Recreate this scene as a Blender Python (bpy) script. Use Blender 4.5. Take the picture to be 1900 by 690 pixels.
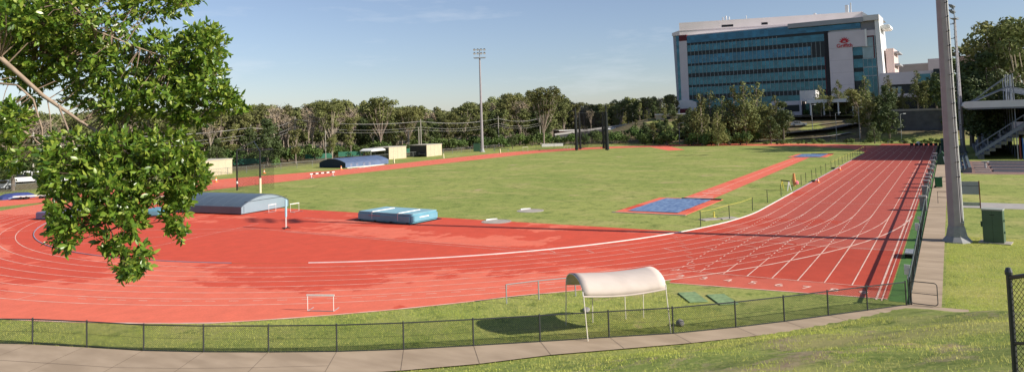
import bpy, bmesh, math, random
import numpy as np
from mathutils import Vector, Matrix, noise as mnoise
for o in list(bpy.data.objects): bpy.data.objects.remove(o, do_unlink=True)
random.seed(7); rng = np.random.default_rng(11)
scene = bpy.context.scene
COL = scene.collection
R = math.radians
# ------------------------------------------------------------------ camera
CAM = Vector((-63.156, -50.713, 8.361)); YAW, PIT, ROL, FPX = 0.55101, 0.05404, -0.03117, 1318.87; CYP = 150.83
fw = Vector((math.cos(YAW)*math.cos(PIT), math.sin(YAW)*math.cos(PIT), math.sin(PIT)))
r0 = Vector((math.sin(YAW), -math.cos(YAW), 0)); u0 = r0.cross(fw)
RV = math.cos(ROL)*r0+math.sin(ROL)*u0; UV = -math.sin(ROL)*r0+math.cos(ROL)*u0
cd = bpy.data.cameras.new('camera'); cam = bpy.data.objects.new('camera', cd); COL.objects.link(cam)
M3 = Matrix((RV, UV, -fw)).transposed().to_4x4(); M3.translation = CAM; cam.matrix_world = M3
cd.sensor_width = 36; cd.lens = FPX*36/1900; cd.shift_y = -(345-CYP)/1900; cd.clip_start = .1; cd.clip_end = 9000
scene.camera = cam
# ------------------------------------------------------------------ sky, sun, exposure
SUN_EL = R(28); SUN = Vector((0.162*math.cos(SUN_EL), -0.987*math.cos(SUN_EL), math.sin(SUN_EL)))
world = bpy.data.worlds.new('World'); scene.world = world; world.use_nodes = True
nt = world.node_tree; nt.nodes.clear(); N = nt.nodes.new; LK = nt.links.new
out = N('ShaderNodeOutputWorld'); bg = N('ShaderNodeBackground'); sky = N('ShaderNodeTexSky')
sky.sky_type = 'NISHITA'; sky.sun_disc = False; sky.sun_elevation = SUN_EL; sky.sun_rotation = math.atan2(.162, -.987)
sky.air_density = 1.0; sky.dust_density = .3; sky.ozone_density = 2.0; sky.altitude = 0
tc = N('ShaderNodeTexCoord'); mp = N('ShaderNodeMapping'); mp.inputs['Scale'].default_value = (3, 3, 16); mp.inputs['Rotation'].default_value = (0.25, .12, .5)
nz = N('ShaderNodeTexNoise'); nz.inputs['Scale'].default_value = 1.6; nz.inputs['Detail'].default_value = 7; nz.inputs['Roughness'].default_value = .62
cr = N('ShaderNodeValToRGB'); cr.color_ramp.elements[0].position = .57; cr.color_ramp.elements[1].position = .95
cr.color_ramp.elements[0].color = (0, 0, 0, 1); cr.color_ramp.elements[1].color = (.5, .5, .5, 1)
mx = N('ShaderNodeMix'); mx.data_type = 'RGBA'; mx.inputs['B'].default_value = (7.5, 7.9, 8.4, 1)
LK(tc.outputs['Generated'], mp.inputs['Vector']); LK(mp.outputs[0], nz.inputs['Vector']); LK(nz.outputs['Fac'], cr.inputs['Fac'])
LK(cr.outputs['Color'], mx.inputs['Factor']); tint = N('ShaderNodeMix'); tint.data_type = 'RGBA'; tint.blend_type = 'MULTIPLY'; tint.inputs['Factor'].default_value = 1; tint.inputs['B'].default_value = (.86, .90, 1.04, 1); hsv = N('ShaderNodeHueSaturation'); hsv.inputs['Saturation'].default_value = .80; LK(sky.outputs[0], hsv.inputs['Color']); LK(hsv.outputs[0], tint.inputs['A']); LK(tint.outputs['Result'], mx.inputs['A']); LK(mx.outputs['Result'], bg.inputs['Color'])
bg.inputs['Strength'].default_value = .076; LK(bg.outputs[0], out.inputs[0])
sl = bpy.data.lights.new('sun', 'SUN'); sl.energy = 4.6; sl.angle = R(.5); sl.color = (1, .93, .82)
so = bpy.data.objects.new('sun', sl); COL.objects.link(so); so.rotation_euler = SUN.to_track_quat('Z', 'Y').to_euler(); so.location = (0, 0, 80)
scene.view_settings.view_transform = 'Standard'; scene.view_settings.look = 'None'
scene.view_settings.exposure = 0.62; scene.view_settings.gamma = 1
scene.render.resolution_x = 1024; scene.render.resolution_y = 371

# ------------------------------------------------------------------ helpers
def ray(x, y): x = float(x); y = float(y); return fw+(x-950)/FPX*RV-(y-CYP)/FPX*UV
def G(x, y, z=0.0):
    d = ray(x, y); return CAM+d*((z-CAM.z)/d.z)
def D(x, y, dist):
    d = ray(x, y); return CAM+d*(dist/math.hypot(d.x, d.y))
MATS = {}
def mat(name, col, rough=.8, var=.0, scale=3., metal=0., bump=0., col2=None, spec=.3, detail=5, trans=0., inst=0., stretch=None, alpha=None):
    if name in MATS: return MATS[name]
    m = bpy.data.materials.new(name); m.use_nodes = True; n = m.node_tree; b = n.nodes['Principled BSDF']; MATS[name] = m
    b.inputs['Roughness'].default_value = rough; b.inputs['Metallic'].default_value = metal; b.inputs['Specular IOR Level'].default_value = spec
    c = n.nodes.new('ShaderNodeRGB'); c.outputs[0].default_value = (*col, 1); last = c.outputs[0]
    if var or col2 or bump:
        t = n.nodes.new('ShaderNodeTexCoord'); x = n.nodes.new('ShaderNodeTexNoise'); x.inputs['Scale'].default_value = scale; x.inputs['Detail'].default_value = detail
        src = t.outputs['Object']
        if stretch:
            mpn = n.nodes.new('ShaderNodeMapping'); mpn.inputs['Scale'].default_value = stretch; n.links.new(src, mpn.inputs[0]); src = mpn.outputs[0]
        n.links.new(src, x.inputs['Vector'])
        if var or col2:
            mxn = n.nodes.new('ShaderNodeMix'); mxn.data_type = 'RGBA'
            c2 = col2 or tuple(v*(1-var) for v in col)
            rp = n.nodes.new('ShaderNodeMapRange'); rp.inputs['From Min'].default_value = .35; rp.inputs['From Max'].default_value = .65
            n.links.new(x.outputs['Fac'], rp.inputs['Value']); n.links.new(rp.outputs[0], mxn.inputs['Factor'])
            n.links.new(last, mxn.inputs['A']); mxn.inputs['B'].default_value = (*c2, 1); last = mxn.outputs['Result']
        if bump:
            bp = n.nodes.new('ShaderNodeBump'); bp.inputs['Strength'].default_value = bump; n.links.new(x.outputs['Fac'], bp.inputs['Height']); n.links.new(bp.outputs[0], b.inputs['Normal'])
    if inst:
        oi = n.nodes.new('ShaderNodeObjectInfo'); hs = n.nodes.new('ShaderNodeHueSaturation')
        r1 = n.nodes.new('ShaderNodeMapRange'); r1.inputs['To Min'].default_value = 1-inst; r1.inputs['To Max'].default_value = 1+inst
        r2 = n.nodes.new('ShaderNodeMapRange'); r2.inputs['To Min'].default_value = .5-inst*.07; r2.inputs['To Max'].default_value = .5+inst*.045
        m7 = n.nodes.new('ShaderNodeMath'); m7.operation = 'MULTIPLY'; m7.inputs[1].default_value = 7.31; fr = n.nodes.new('ShaderNodeMath'); fr.operation = 'FRACT'
        n.links.new(oi.outputs['Random'], r1.inputs['Value']); n.links.new(oi.outputs['Random'], m7.inputs[0]); n.links.new(m7.outputs[0], fr.inputs[0]); n.links.new(fr.outputs[0], r2.inputs['Value'])
        n.links.new(r1.outputs[0], hs.inputs['Value']); n.links.new(r2.outputs[0], hs.inputs['Hue']); n.links.new(last, hs.inputs['Color']); last = hs.outputs[0]
    n.links.new(last, b.inputs['Base Color'])
    if trans:
        tr = n.nodes.new('ShaderNodeBsdfTranslucent'); ms = n.nodes.new('ShaderNodeMixShader'); ms.inputs[0].default_value = trans
        hs2 = n.nodes.new('ShaderNodeHueSaturation'); hs2.inputs['Value'].default_value = 1.5; n.links.new(last, hs2.inputs['Color']); n.links.new(hs2.outputs[0], tr.inputs['Color'])
        o = n.nodes['Material Output']; n.links.new(b.outputs[0], ms.inputs[1]); n.links.new(tr.outputs[0], ms.inputs[2]); n.links.new(ms.outputs[0], o.inputs['Surface'])
    return m

class MB:
    def __init__(s): s.v = []; s.f = []; s.sm = False
    def quad(s, *p):
        i = len(s.v); s.v += [tuple(q) for q in p]; s.f.append(tuple(range(i, i+len(p))))
    def box(s, x0, y0, z0, x1, y1, z1):
        i = len(s.v)
        s.v += [(x0, y0, z0), (x1, y0, z0), (x1, y1, z0), (x0, y1, z0), (x0, y0, z1), (x1, y0, z1), (x1, y1, z1), (x0, y1, z1)]
        for f in ((0, 3, 2, 1), (4, 5, 6, 7), (0, 1, 5, 4), (1, 2, 6, 5), (2, 3, 7, 6), (3, 0, 4, 7)): s.f.append(tuple(i+k for k in f))
    def cbox(s, c, sx, sy, sz): s.box(c[0]-sx/2, c[1]-sy/2, c[2], c[0]+sx/2, c[1]+sy/2, c[2]+sz)
    def tube(s, pts, rad, n=6, cap=True):
        pts = [Vector(p) for p in pts]; base = len(s.v)
        if not hasattr(rad, '__len__'): rad = [rad]*len(pts)
        for k, p in enumerate(pts):
            d = (pts[min(k+1, len(pts)-1)]-pts[max(k-1, 0)])
            if d.length < 1e-9: d = Vector((0, 0, 1))
            d.normalize(); a = Vector((0, 0, 1)) if abs(d.z) < .9 else Vector((1, 0, 0))
            u = d.cross(a).normalized(); w = d.cross(u)
            for j in range(n):
                t = 2*math.pi*(j+.5)/n; s.v.append(tuple(p+(u*math.cos(t)+w*math.sin(t))*rad[k]))
        for k in range(len(pts)-1):
            for j in range(n):
                a = base+k*n+j; b = base+k*n+(j+1) % n; s.f.append((a, b, b+n, a+n))
        if cap and n > 2:
            s.f.append(tuple(base+j for j in reversed(range(n)))); s.f.append(tuple(base+(len(pts)-1)*n+j for j in range(n)))
    def prism(s, poly, axis, a, b):
        "poly in the two other axes, extruded a..b along axis"
        n = len(poly); i = len(s.v)
        for t in (a, b):
            for p in poly:
                q = [p[0], p[1]]; q.insert(axis, t); s.v.append(tuple(q))
        s.f.append(tuple(i+k for k in reversed(range(n)))); s.f.append(tuple(i+n+k for k in range(n)))
        for k in range(n): s.f.append((i+k, i+(k+1) % n, i+n+(k+1) % n, i+n+k))
    def lathe(s, prof, c=(0, 0, 0), n=16):
        i = len(s.v)
        for r_, z in prof:
            for j in range(n): t = 2*math.pi*j/n; s.v.append((c[0]+r_*math.cos(t), c[1]+r_*math.sin(t), c[2]+z))
        for k in range(len(prof)-1):
            for j in range(n): a = i+k*n+j; b = i+k*n+(j+1) % n; s.f.append((a, b, b+n, a+n))
        s.f.append(tuple(i+(len(prof)-1)*n+j for j in range(n)))
    def build(s, name, m, parent=None, smooth=False, bevel=0, fix=True):
        me = bpy.data.meshes.new(name); me.from_pydata(s.v, [], s.f)
        if fix and len(s.f) < 20000:
            b = bmesh.new(); b.from_mesh(me); bmesh.ops.recalc_face_normals(b, faces=b.faces)
            if bevel: bmesh.ops.bevel(b, geom=b.edges[:], offset=bevel, segments=2, affect='EDGES', clamp_overlap=True)
            b.to_mesh(me); b.free()
        if smooth: me.polygons.foreach_set('use_smooth', [True]*len(me.polygons))
        o = bpy.data.objects.new(name, me); COL.objects.link(o)
        if m: me.materials.append(m)
        if parent: o.parent = parent
        return o
def npmesh(name, V, F, m, parent=None, nv=4):
    me = bpy.data.meshes.new(name); V = np.asarray(V, np.float32).reshape(-1, 3); F = np.asarray(F, np.int32).reshape(-1, nv)
    me.vertices.add(len(V)); me.vertices.foreach_set('co', V.ravel()); me.loops.add(F.size); me.loops.foreach_set('vertex_index', F.ravel())
    me.polygons.add(len(F)); me.polygons.foreach_set('loop_start', np.arange(0, F.size, nv, dtype=np.int32)); me.update(calc_edges=True)
    me.materials.append(m); o = bpy.data.objects.new(name, me); COL.objects.link(o)
    if parent: o.parent = parent
    return o
def tag(o, label, cat, group=None):
    o['label'] = label; o['category'] = cat
    if group: o['group'] = group
    return o
def thing(name, label, cat, loc=(0, 0, 0), rz=0, group=None):
    o = bpy.data.objects.new(name, None); COL.objects.link(o); o.location = loc; o.rotation_euler = (0, 0, rz); o.empty_display_size = .3
    return tag(o, label, cat, group)
def struct(o, kind='structure'): o['kind'] = kind; return o
def kids(o): return [c for c in ALLCH.get(o.name, [])]
ALLCH = {}
def dup(root, loc, rz=None, label=None, scale=None, group=None):
    r_ = root.copy(); COL.objects.link(r_); r_.location = loc
    if rz is not None: r_.rotation_euler = (0, 0, rz)
    if scale: r_.scale = scale if hasattr(scale, '__len__') else (scale,)*3
    if label: r_['label'] = label
    if group: r_['group'] = group
    for ch in list(root.children):
        c = ch.copy(); COL.objects.link(c); c.parent = r_
        for g in list(ch.children): d = g.copy(); COL.objects.link(d); d.parent = c
    return r_

# ------------------------------------------------------------------ materials
white = mat('white paint', (.78, .77, .74), .45, .12, 6)
black = mat('black metal', (.02, .021, .022), .5, .2, 9)
galv = mat('galvanised steel', (.42, .43, .44), .45, .2, 5, metal=.35)
polegrey = mat('light grey pole', (.31, .285, .30), .55, .12, 2)
green_dk = mat('dark green paint', (.035, .085, .05), .5, .2, 4)
concrete = mat('path concrete', (.44, .335, .235), .9, .0, 1.3, col2=(.34, .255, .175), bump=.1, detail=9, stretch=(1, .35, 1))
asphalt = mat('asphalt', (.07, .072, .078), .9, .2, 2)
line_m = mat('line paint', (.78, .60, .50), .8, .0, 1.2, col2=(.72, .36, .27), detail=8)
kerbwhite = mat('white kerb', (.8, .78, .75), .5, .15, 1.)
kerbgrey = mat('weathered aluminium kerb', (.38, .35, .42), .5, .2, 1.)  # grey mauve puts the kerb's shadow side into its colour

def grass_material():
    m = bpy.data.materials.new('grass'); m.use_nodes = True; n = m.node_tree; b = n.nodes['Principled BSDF']; b.inputs['Roughness'].default_value = .9; b.inputs['Specular IOR Level'].default_value = .15
    g = n.nodes.new('ShaderNodeNewGeometry')
    def noise(sc, det, ro=.55, scl=None):
        x = n.nodes.new('ShaderNodeTexNoise'); x.inputs['Scale'].default_value = sc; x.inputs['Detail'].default_value = det; x.inputs['Roughness'].default_value = ro
        s = g.outputs['Position']
        if scl:
            q = n.nodes.new('ShaderNodeMapping'); q.inputs['Scale'].default_value = scl; n.links.new(s, q.inputs[0]); s = q.outputs[0]
        n.links.new(s, x.inputs['Vector']); return x.outputs['Fac']
    def mixc(f, a, bb, lo, hi):
        r_ = n.nodes.new('ShaderNodeMapRange'); r_.inputs['From Min'].default_value = lo; r_.inputs['From Max'].default_value = hi; n.links.new(f, r_.inputs['Value'])
        x = n.nodes.new('ShaderNodeMix'); x.data_type = 'RGBA'; n.links.new(r_.outputs[0], x.inputs['Factor'])
        for k, v in (('A', a), ('B', bb)):
            if isinstance(v, tuple): x.inputs[k].default_value = (*v, 1)
            else: n.links.new(v, x.inputs[k])
        return x.outputs['Result']
    c = mixc(noise(.06, 4), (.29, .32, .085), (.215, .27, .062), .4, .62)      # broad mowing tones
    c = mixc(noise(.22, 5, .6, (1, .55, 1)), c, (.41, .36, .14), .5, .72)       # straw
    c = mixc(noise(.75, 8, .72), c, (.085, .135, .026), .5, .68)                 # darker tufts
    c = mixc(noise(4.5, 6, .75), c, (.44, .43, .13), .5, .68)
    c = mixc(noise(.17, 7, .7), c, (.47, .34, .20), .62, .70)                  # bare earth
    sp = n.nodes.new('ShaderNodeSeparateXYZ'); n.links.new(g.outputs['Position'], sp.inputs[0])
    def mr(v, a, bb):
        x = n.nodes.new('ShaderNodeMapRange'); x.inputs['From Min'].default_value = a; x.inputs['From Max'].default_value = bb; n.links.new(v, x.inputs['Value']); return x.outputs[0]
    def mul(a, bb, op='MULTIPLY'):
        x = n.nodes.new('ShaderNodeMath'); x.operation = op; n.links.new(a, x.inputs[0]); n.links.new(bb, x.inputs[1]); return x.outputs[0]
    bnk = mul(mr(sp.outputs['X'], -28.5, -30), mr(noise(.33, 7, .7, (1, 1.6, 1)), .54, .64)); sq = n.nodes.new('ShaderNodeVectorMath'); sq.operation = 'LENGTH'; n.links.new(g.outputs['Position'], sq.inputs[0]); bnk = mul(bnk, mr(sq.outputs['Value'], 57.5, 59))
    c = mixc(bnk, c, mixc(noise(1.2, 7, .7), (.40, .33, .18), (.33, .24, .15), .45, .6), 0, 1)
    c = mixc(mul(mr(sp.outputs['X'], -28.5, -30), mr(sq.outputs['Value'], 57, 56.5), 'MULTIPLY'), c, c, 0, 1)
    litter = mul(mr(sp.outputs['X'], 138, 143), mul(mr(sp.outputs['Y'], 70, 72), mr(noise(.12, 4), .46, .56), 'MAXIMUM'), 'MAXIMUM'); litter = mul(mul(mr(sp.outputs['X'], 137, 143), mr(noise(.1, 4), .36, .44)), mul(mr(sp.outputs['Y'], 66, 72), mr(noise(.09, 4), .3, .4)), 'MAXIMUM')
    c = mixc(litter, c, mixc(noise(.8, 6), (.20, .15, .09), (.13, .12, .06), .4, .6), 0, 1)
    n.links.new(c, b.inputs['Base Color'])
    bp = n.nodes.new('ShaderNodeBump'); bp.inputs['Strength'].default_value = .7; bp.inputs['Distance'].default_value = .08
    n.links.new(noise(3., 9, .8), bp.inputs['Height']); n.links.new(bp.outputs[0], b.inputs['Normal'])
    return m
grass = grass_material()
def track_material():
    m = bpy.data.materials.new('track rubber'); m.use_nodes = True; n = m.node_tree; b = n.nodes['Principled BSDF']; b.inputs['Roughness'].default_value = .82; b.inputs['Specular IOR Level'].default_value = .3
    g = n.nodes.new('ShaderNodeNewGeometry'); L = n.links.new
    sx = n.nodes.new('ShaderNodeSeparateXYZ'); L(g.outputs['Position'], sx.inputs[0])
    def math_(op, a, bb=None, clamp=False):
        x = n.nodes.new('ShaderNodeMath'); x.operation = op; x.use_clamp = clamp
        for k, v in enumerate((a, bb)):
            if v is None: continue
            if isinstance(v, (int, float)): x.inputs[k].default_value = v
            else: L(v, x.inputs[k])
        return x.outputs[0]
    def noise(sc, det, ro, scl=(1, 1, 1), rot=0):
        x = n.nodes.new('ShaderNodeTexNoise'); x.inputs['Scale'].default_value = sc; x.inputs['Detail'].default_value = det; x.inputs['Roughness'].default_value = ro
        q = n.nodes.new('ShaderNodeMapping'); q.inputs['Scale'].default_value = scl; q.inputs['Rotation'].default_value = (0, 0, rot); L(g.outputs['Position'], q.inputs[0]); L(q.outputs[0], x.inputs['Vector']); return x.outputs['Fac']
    xx = math_('MULTIPLY', sx.outputs['X'], sx.outputs['X']); yy = math_('MULTIPLY', sx.outputs['Y'], sx.outputs['Y']); rr = math_('SQRT', math_('ADD', xx, yy))
    # bias: surface is worn pale outside r~41 and along the D's rims, kept deep red in the D and by the start lines
    def ramp(v, a, bb, lo=0, hi=1):
        x = n.nodes.new('ShaderNodeMapRange'); x.inputs['From Min'].default_value = a; x.inputs['From Max'].default_value = bb; x.inputs['To Min'].default_value = lo; x.inputs['To Max'].default_value = hi; L(v, x.inputs['Value']); return x.outputs[0]
    outer = ramp(rr, 38.5, 47, -.05, .14)
    inD = math_('MULTIPLY', ramp(rr, 35.5, 36.5, 1, 0), ramp(sx.outputs['X'], -25, -23.4, 1, 0))
    bias = math_('SUBTRACT', outer, math_('MULTIPLY', inD, .6))
    bias = math_('SUBTRACT', bias, math_('MULTIPLY', math_('MULTIPLY', ramp(sx.outputs['X'], -27, -25, 0, 1), ramp(sx.outputs['X'], -14.5, -16.5, 0, 1)), math_('MULTIPLY', ramp(sx.outputs['Y'], -28, -33, 0, .3), 1)))
    bias = math_('ADD', bias, ramp(sx.outputs['X'], -14, 5, 0, .12))
    na = noise(.17, 8, .62, (1, .42, 1), .5)
    nb = noise(.6, 8, .7, (.35, 1.3, 1), -.3)
    v = math_('ADD', math_('ADD', na, math_('MULTIPLY', nb, .35)), bias)
    f = ramp(v, .665, .695)
    mx_ = n.nodes.new('ShaderNodeMix'); mx_.data_type = 'RGBA'; L(f, mx_.inputs['Factor']); mx_.inputs['A'].default_value = (.63, .082, .040, 1)
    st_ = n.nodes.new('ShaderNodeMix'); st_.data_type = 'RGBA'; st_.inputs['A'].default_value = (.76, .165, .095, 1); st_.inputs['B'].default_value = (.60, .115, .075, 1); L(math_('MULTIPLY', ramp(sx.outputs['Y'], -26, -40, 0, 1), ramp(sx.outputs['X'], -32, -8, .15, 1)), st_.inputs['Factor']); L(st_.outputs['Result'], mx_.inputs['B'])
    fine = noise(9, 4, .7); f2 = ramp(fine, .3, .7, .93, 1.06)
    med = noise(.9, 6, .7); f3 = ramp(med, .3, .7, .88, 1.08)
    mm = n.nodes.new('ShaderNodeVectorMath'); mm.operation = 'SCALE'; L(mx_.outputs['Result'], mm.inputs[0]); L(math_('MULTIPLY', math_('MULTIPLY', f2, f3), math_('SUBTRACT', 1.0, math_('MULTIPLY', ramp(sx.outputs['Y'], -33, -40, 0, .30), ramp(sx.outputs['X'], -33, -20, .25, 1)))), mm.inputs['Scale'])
    L(mm.outputs[0], b.inputs['Base Color']); return m
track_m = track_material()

# ------------------------------------------------------------------ terrain
def sstep(a, b, x): t = np.clip((x-a)/(b-a), 0, 1); return t*t*(3-2*t)
def height(x, y):
    x = np.asarray(x, float); y = np.asarray(y, float)
    rr = np.hypot(x, y); s = np.minimum(rr-56.55, -28.9-x); s = np.clip(s, 0, None)
    bank = np.minimum(.27*s, 6.75)*np.where(x < -20, 1, 0)
    bank = bank+np.where(s > 1, .06*np.sin(x*.9+y*.4)*np.sin(y*.7-x*.3)*np.clip(s-1, 0, 2), 0)*(x < -20)
    mid = sstep(139, 180, x)*7.4*sstep(70, 38, y)*sstep(-36, -28, y)
    rgt = (sstep(134, 146, x)*2.4+sstep(147.5, 149, x)*5.0)*(1-sstep(-36, -28, y))*sstep(-190, -60, y)
    far = sstep(700, 2500, np.hypot(x, y))*6
    side = sstep(-80, -130, y)*5*(x > -20)
    return bank+mid+rgt+far+side*(1-sstep(110, 146, x))
def axis(lo, hi, fine):
    a = sorted(set(np.round(np.concatenate([np.arange(*t) for t in fine]), 3).tolist()+lo+hi)); return np.array(a)
xs = axis([-3000, -1200, -500, -250, -150], [270, 320, 400, 520, 700, 1000, 1600, 3000], [(-110, -60, 2.), (-60, -26, .5), (-26, 132, 4.), (132, 250, 1.5)])
ys = axis([-3000, -1200, -600, -300, -200], [200, 260, 340, 460, 700, 1200, 3000], [(-130, -60, 4.), (-60, -6, .5), (-6, 60, 1.5), (60, 160, 5.)])
X, Y = np.meshgrid(xs, ys, indexing='ij'); Z = height(X, Y); nx, ny = X.shape
idx = np.arange(nx*ny).reshape(nx, ny)
F = np.stack([idx[:-1, :-1], idx[1:, :-1], idx[1:, 1:], idx[:-1, 1:]], -1).reshape(-1, 4)
ground = struct(npmesh('ground', np.stack([X, Y, Z], -1), F, grass))
ground.data.polygons.foreach_set('use_smooth', [True]*len(ground.data.polygons))

def sheet(name, polys, z, m):
    b = MB()
    for p in polys: b.quad(*[(q[0], q[1], z) for q in p])
    return struct(b.build(name, m, fix=False))
# track outline
LW = 1.22; RIN = 36.5; ST = 84.4
def rout(th):  # degrees, near bend
    if th < 140: return 47.4
    if th < 172: return 47.4+(th-140)/32*1.9
    if th < 208: return 49.3
    if th < 224: return 49.3-(th-208)/16*2.1
    return 47.2+(th-224)/46*.6
def strip(inner, outer): return [(inner[i], inner[i+1], outer[i+1], outer[i]) for i in range(len(inner)-1)]
def cs(r_, th, cx=0): return (cx+r_*math.cos(R(th)), r_*math.sin(R(th)))
ths = [90+i*2 for i in range(91)]
near = strip([cs(RIN, t) for t in ths], [cs(rout(t), t) for t in ths])
ths2 = [-90+i*3 for i in range(61)]
far = strip([cs(RIN, t, ST) for t in ths2], [cs(47.6, t, ST) for t in ths2])
polys = near+far+[((0, RIN), (0, 47.4), (ST, 47.6), (ST, RIN)), ((0, -RIN), (ST, -RIN), (ST, -47.9), (0, -47.9))]
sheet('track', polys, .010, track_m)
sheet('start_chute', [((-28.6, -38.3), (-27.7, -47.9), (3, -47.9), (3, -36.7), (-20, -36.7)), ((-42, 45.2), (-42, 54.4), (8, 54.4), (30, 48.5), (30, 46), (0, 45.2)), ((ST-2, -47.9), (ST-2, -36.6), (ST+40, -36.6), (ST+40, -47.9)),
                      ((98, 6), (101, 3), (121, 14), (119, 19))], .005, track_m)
thd = [90+i*3 for i in range(61)]
dpts = [cs(RIN-.06, t) for t in thd if RIN*math.cos(R(t)) < -12.9]
sheet('jump_area', [[(-12.6, cs(RIN, 110)[1]*.99)]+dpts+[(-13.2, -33.9)]], .0075, track_m)
# kerb of the inner lane: real raised strip
def arcbar(r1, r2, t0, t1, z0, z1, name, m, extra=None, kind=True):
    n_ = max(2, int(abs(t1-t0)/1.5)); b = MB()
    path = [(cs(r1, t0+(t1-t0)*i/n_), cs(r2, t0+(t1-t0)*i/n_)) for i in range(n_+1)]
    if extra: path += extra
    for (a, c), (d, e) in zip(path[:-1], path[1:]):
        b.quad((*a, z1), (*d, z1), (*e, z1), (*c, z1)); b.quad((*a, z0), (*d, z0), (*d, z1), (*a, z1)); b.quad((*c, z0), (*e, z0), (*e, z1), (*c, z1))
    (a, c) = path[0]; b.quad((*a, z0), (*c, z0), (*c, z1), (*a, z1))
    return b.build(name, m, fix=False)
# angles of the kerb ends
def ang(x, y): p = G(x, y); return math.degrees(math.atan2(p.y, p.x)) % 360
a1, a2, a3, a4 = ang(62, 420), ang(425, 490), ang(570, 489.5), 269.9
tag(arcbar(RIN-.06, RIN+.0, 95, a2, .01, .06, 'track_kerb', kerbgrey), 'weathered grey-mauve raised kerb edging the inside lane of the near bend at left', 'kerb')
tag(arcbar(RIN-.07, RIN+.0, a3, a4, .01, .06, 'track_kerb', kerbwhite, extra=[((ST*.17, -RIN+.09), (ST*.17, -RIN))]), 'white raised kerb edging the inside lane from bend into the home straight', 'kerb')
tag(arcbar(RIN-.07, RIN+.0, 0, 0.01, .01, .07, 'track_kerb', kerbgrey, extra=[((14.4, -RIN+.07), (14.4, -RIN)), ((ST, -RIN+.07), (ST, -RIN))]), 'thin grey raised kerb along the far part of the home straight beside the rope fence', 'kerb')
bpy.data.objects.remove(bpy.data.objects['track_kerb.002'], do_unlink=True)
kb = MB(); kb.box(14.4, -RIN, .01, ST, -RIN+.08, .07); tag(kb.build('track_kerb', kerbgrey), 'thin grey raised kerb along the far part of the home straight beside the rope fence', 'kerb')

# painted lines
LN = MB()
def lquad(p, q, w, z=.016):
    p = Vector((p[0], p[1], 0)); q = Vector((q[0], q[1], 0)); d = (q-p)
    if d.length < 1e-4: return
    d.normalize(); s = Vector((-d.y, d.x, 0))*w/2
    LN.quad((p.x-s.x, p.y-s.y, z), (q.x-s.x, q.y-s.y, z), (q.x+s.x, q.y+s.y, z), (p.x+s.x, p.y+s.y, z))
def larc(r_, t0, t1, w, cx=0, dash=None, z=.016):
    t = t0; st = 1.5 if not dash else math.degrees(dash[0]/r_)
    gap = 0 if not dash else math.degrees(dash[1]/r_)
    while t < t1-1e-6:
        e = min(t+st, t1)
        LN.quad((*cs(r_-w/2, t, cx), z), (*cs(r_+w/2, t, cx), z), (*cs(r_+w/2, e, cx), z), (*cs(r_-w/2, e, cx), z)); t = e+gap
for k in range(1, 9):
    larc(RIN+LW*k, 90, 270, .06); larc(RIN+LW*k, -90, 90, .05, ST)
    lquad((0, RIN+LW*k), (ST, RIN+LW*k), .05)
larc(RIN+.02, 236, 252, .05)
larc(RIN+7.35*LW, 196, 250, .05, dash=(.5, .7), z=.0165)
for k in range(1, 10): lquad((0 if k < 9 else -28.0, -RIN-LW*k), (ST+30, -RIN-LW*k), .05 if k < 9 else .09)
lquad((-28.1, -RIN-LW*9-.22), (ST+30, -RIN-LW*9-.22), .05)
# lane lines of the sprint chute: solid behind, dashed where they cross the bend lanes
for k in range(1, 9):
    y = -RIN-LW*k
    xc = -math.sqrt(max(0, (RIN+LW*8)**2-y*y))                  # where this line meets the bend's outer lane line
    xa = -25.6
    if xc > xa+.05: lquad((xa, y), (xc, y), .06, .0165)
    x = max(xa, xc)
    while x < -1.: 
        lquad((x, y), (min(x+.35, 0), y), .06, .0165); x += .8
lquad((-25.6, -RIN-.9), (-25.6, -RIN-LW*9), .06, .017); lquad((-15.6, -RIN-.2), (-15.6, -RIN-LW*9), .06, .017); lquad((6.5, -RIN), (6.5, -RIN-LW*9), .05, .017)
lquad((84.4, -RIN), (84.4, -RIN-LW*9), .06, .017); lquad((96, -RIN), (96, -RIN-LW*9), .05, .017)
# staggered marks and exchange-zone ticks on the bend
for k in range(0, 8):
    a_ = 231+k*3.1; p, q = cs(RIN+LW*k+.1, a_), cs(RIN+LW*(k+1)-.1, a_); lquad(p, q, .05, .017)
    a_ = 246-k*1.3; p, q = cs(RIN+LW*k+.3, a_), cs(RIN+LW*(k+1)-.3, a_); lquad(p, q, .04, .017)
    a_ = 150+k*6; p, q = cs(RIN+LW*k+.1, a_), cs(RIN+LW*(k+1)-.1, a_); lquad(p, q, .05, .017)
# runways painted across the D
for (a, b_) in (((468, 424), (1000, 464)), ((530, 430), (1060, 474)), ((228, 470), (480, 415)), ((150, 452), (470, 425))):
    lquad(G(*a), G(*b_), .05, .017)
for (a, b_) in (((180, 428), (468, 424)), ((1000, 464), (1180, 452)), ((560, 404), (680, 412))): lquad(G(*a), G(*b_), .05, .0175)
# outer edge line beside the grass
for i in range(len(ths)-1):
    if ths[i] < 160: continue
    LN.quad((*cs(rout(ths[i])-.12, ths[i]), .018), (*cs(rout(ths[i]), ths[i]), .018), (*cs(rout(ths[i+1]), ths[i+1]), .018), (*cs(rout(ths[i+1])-.12, ths[i+1]), .018))
lquad((-28.55, -38.3), (-27.7, -47.9), .09, .017)
struct(LN.build('track_lines', line_m, fix=False))
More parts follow.
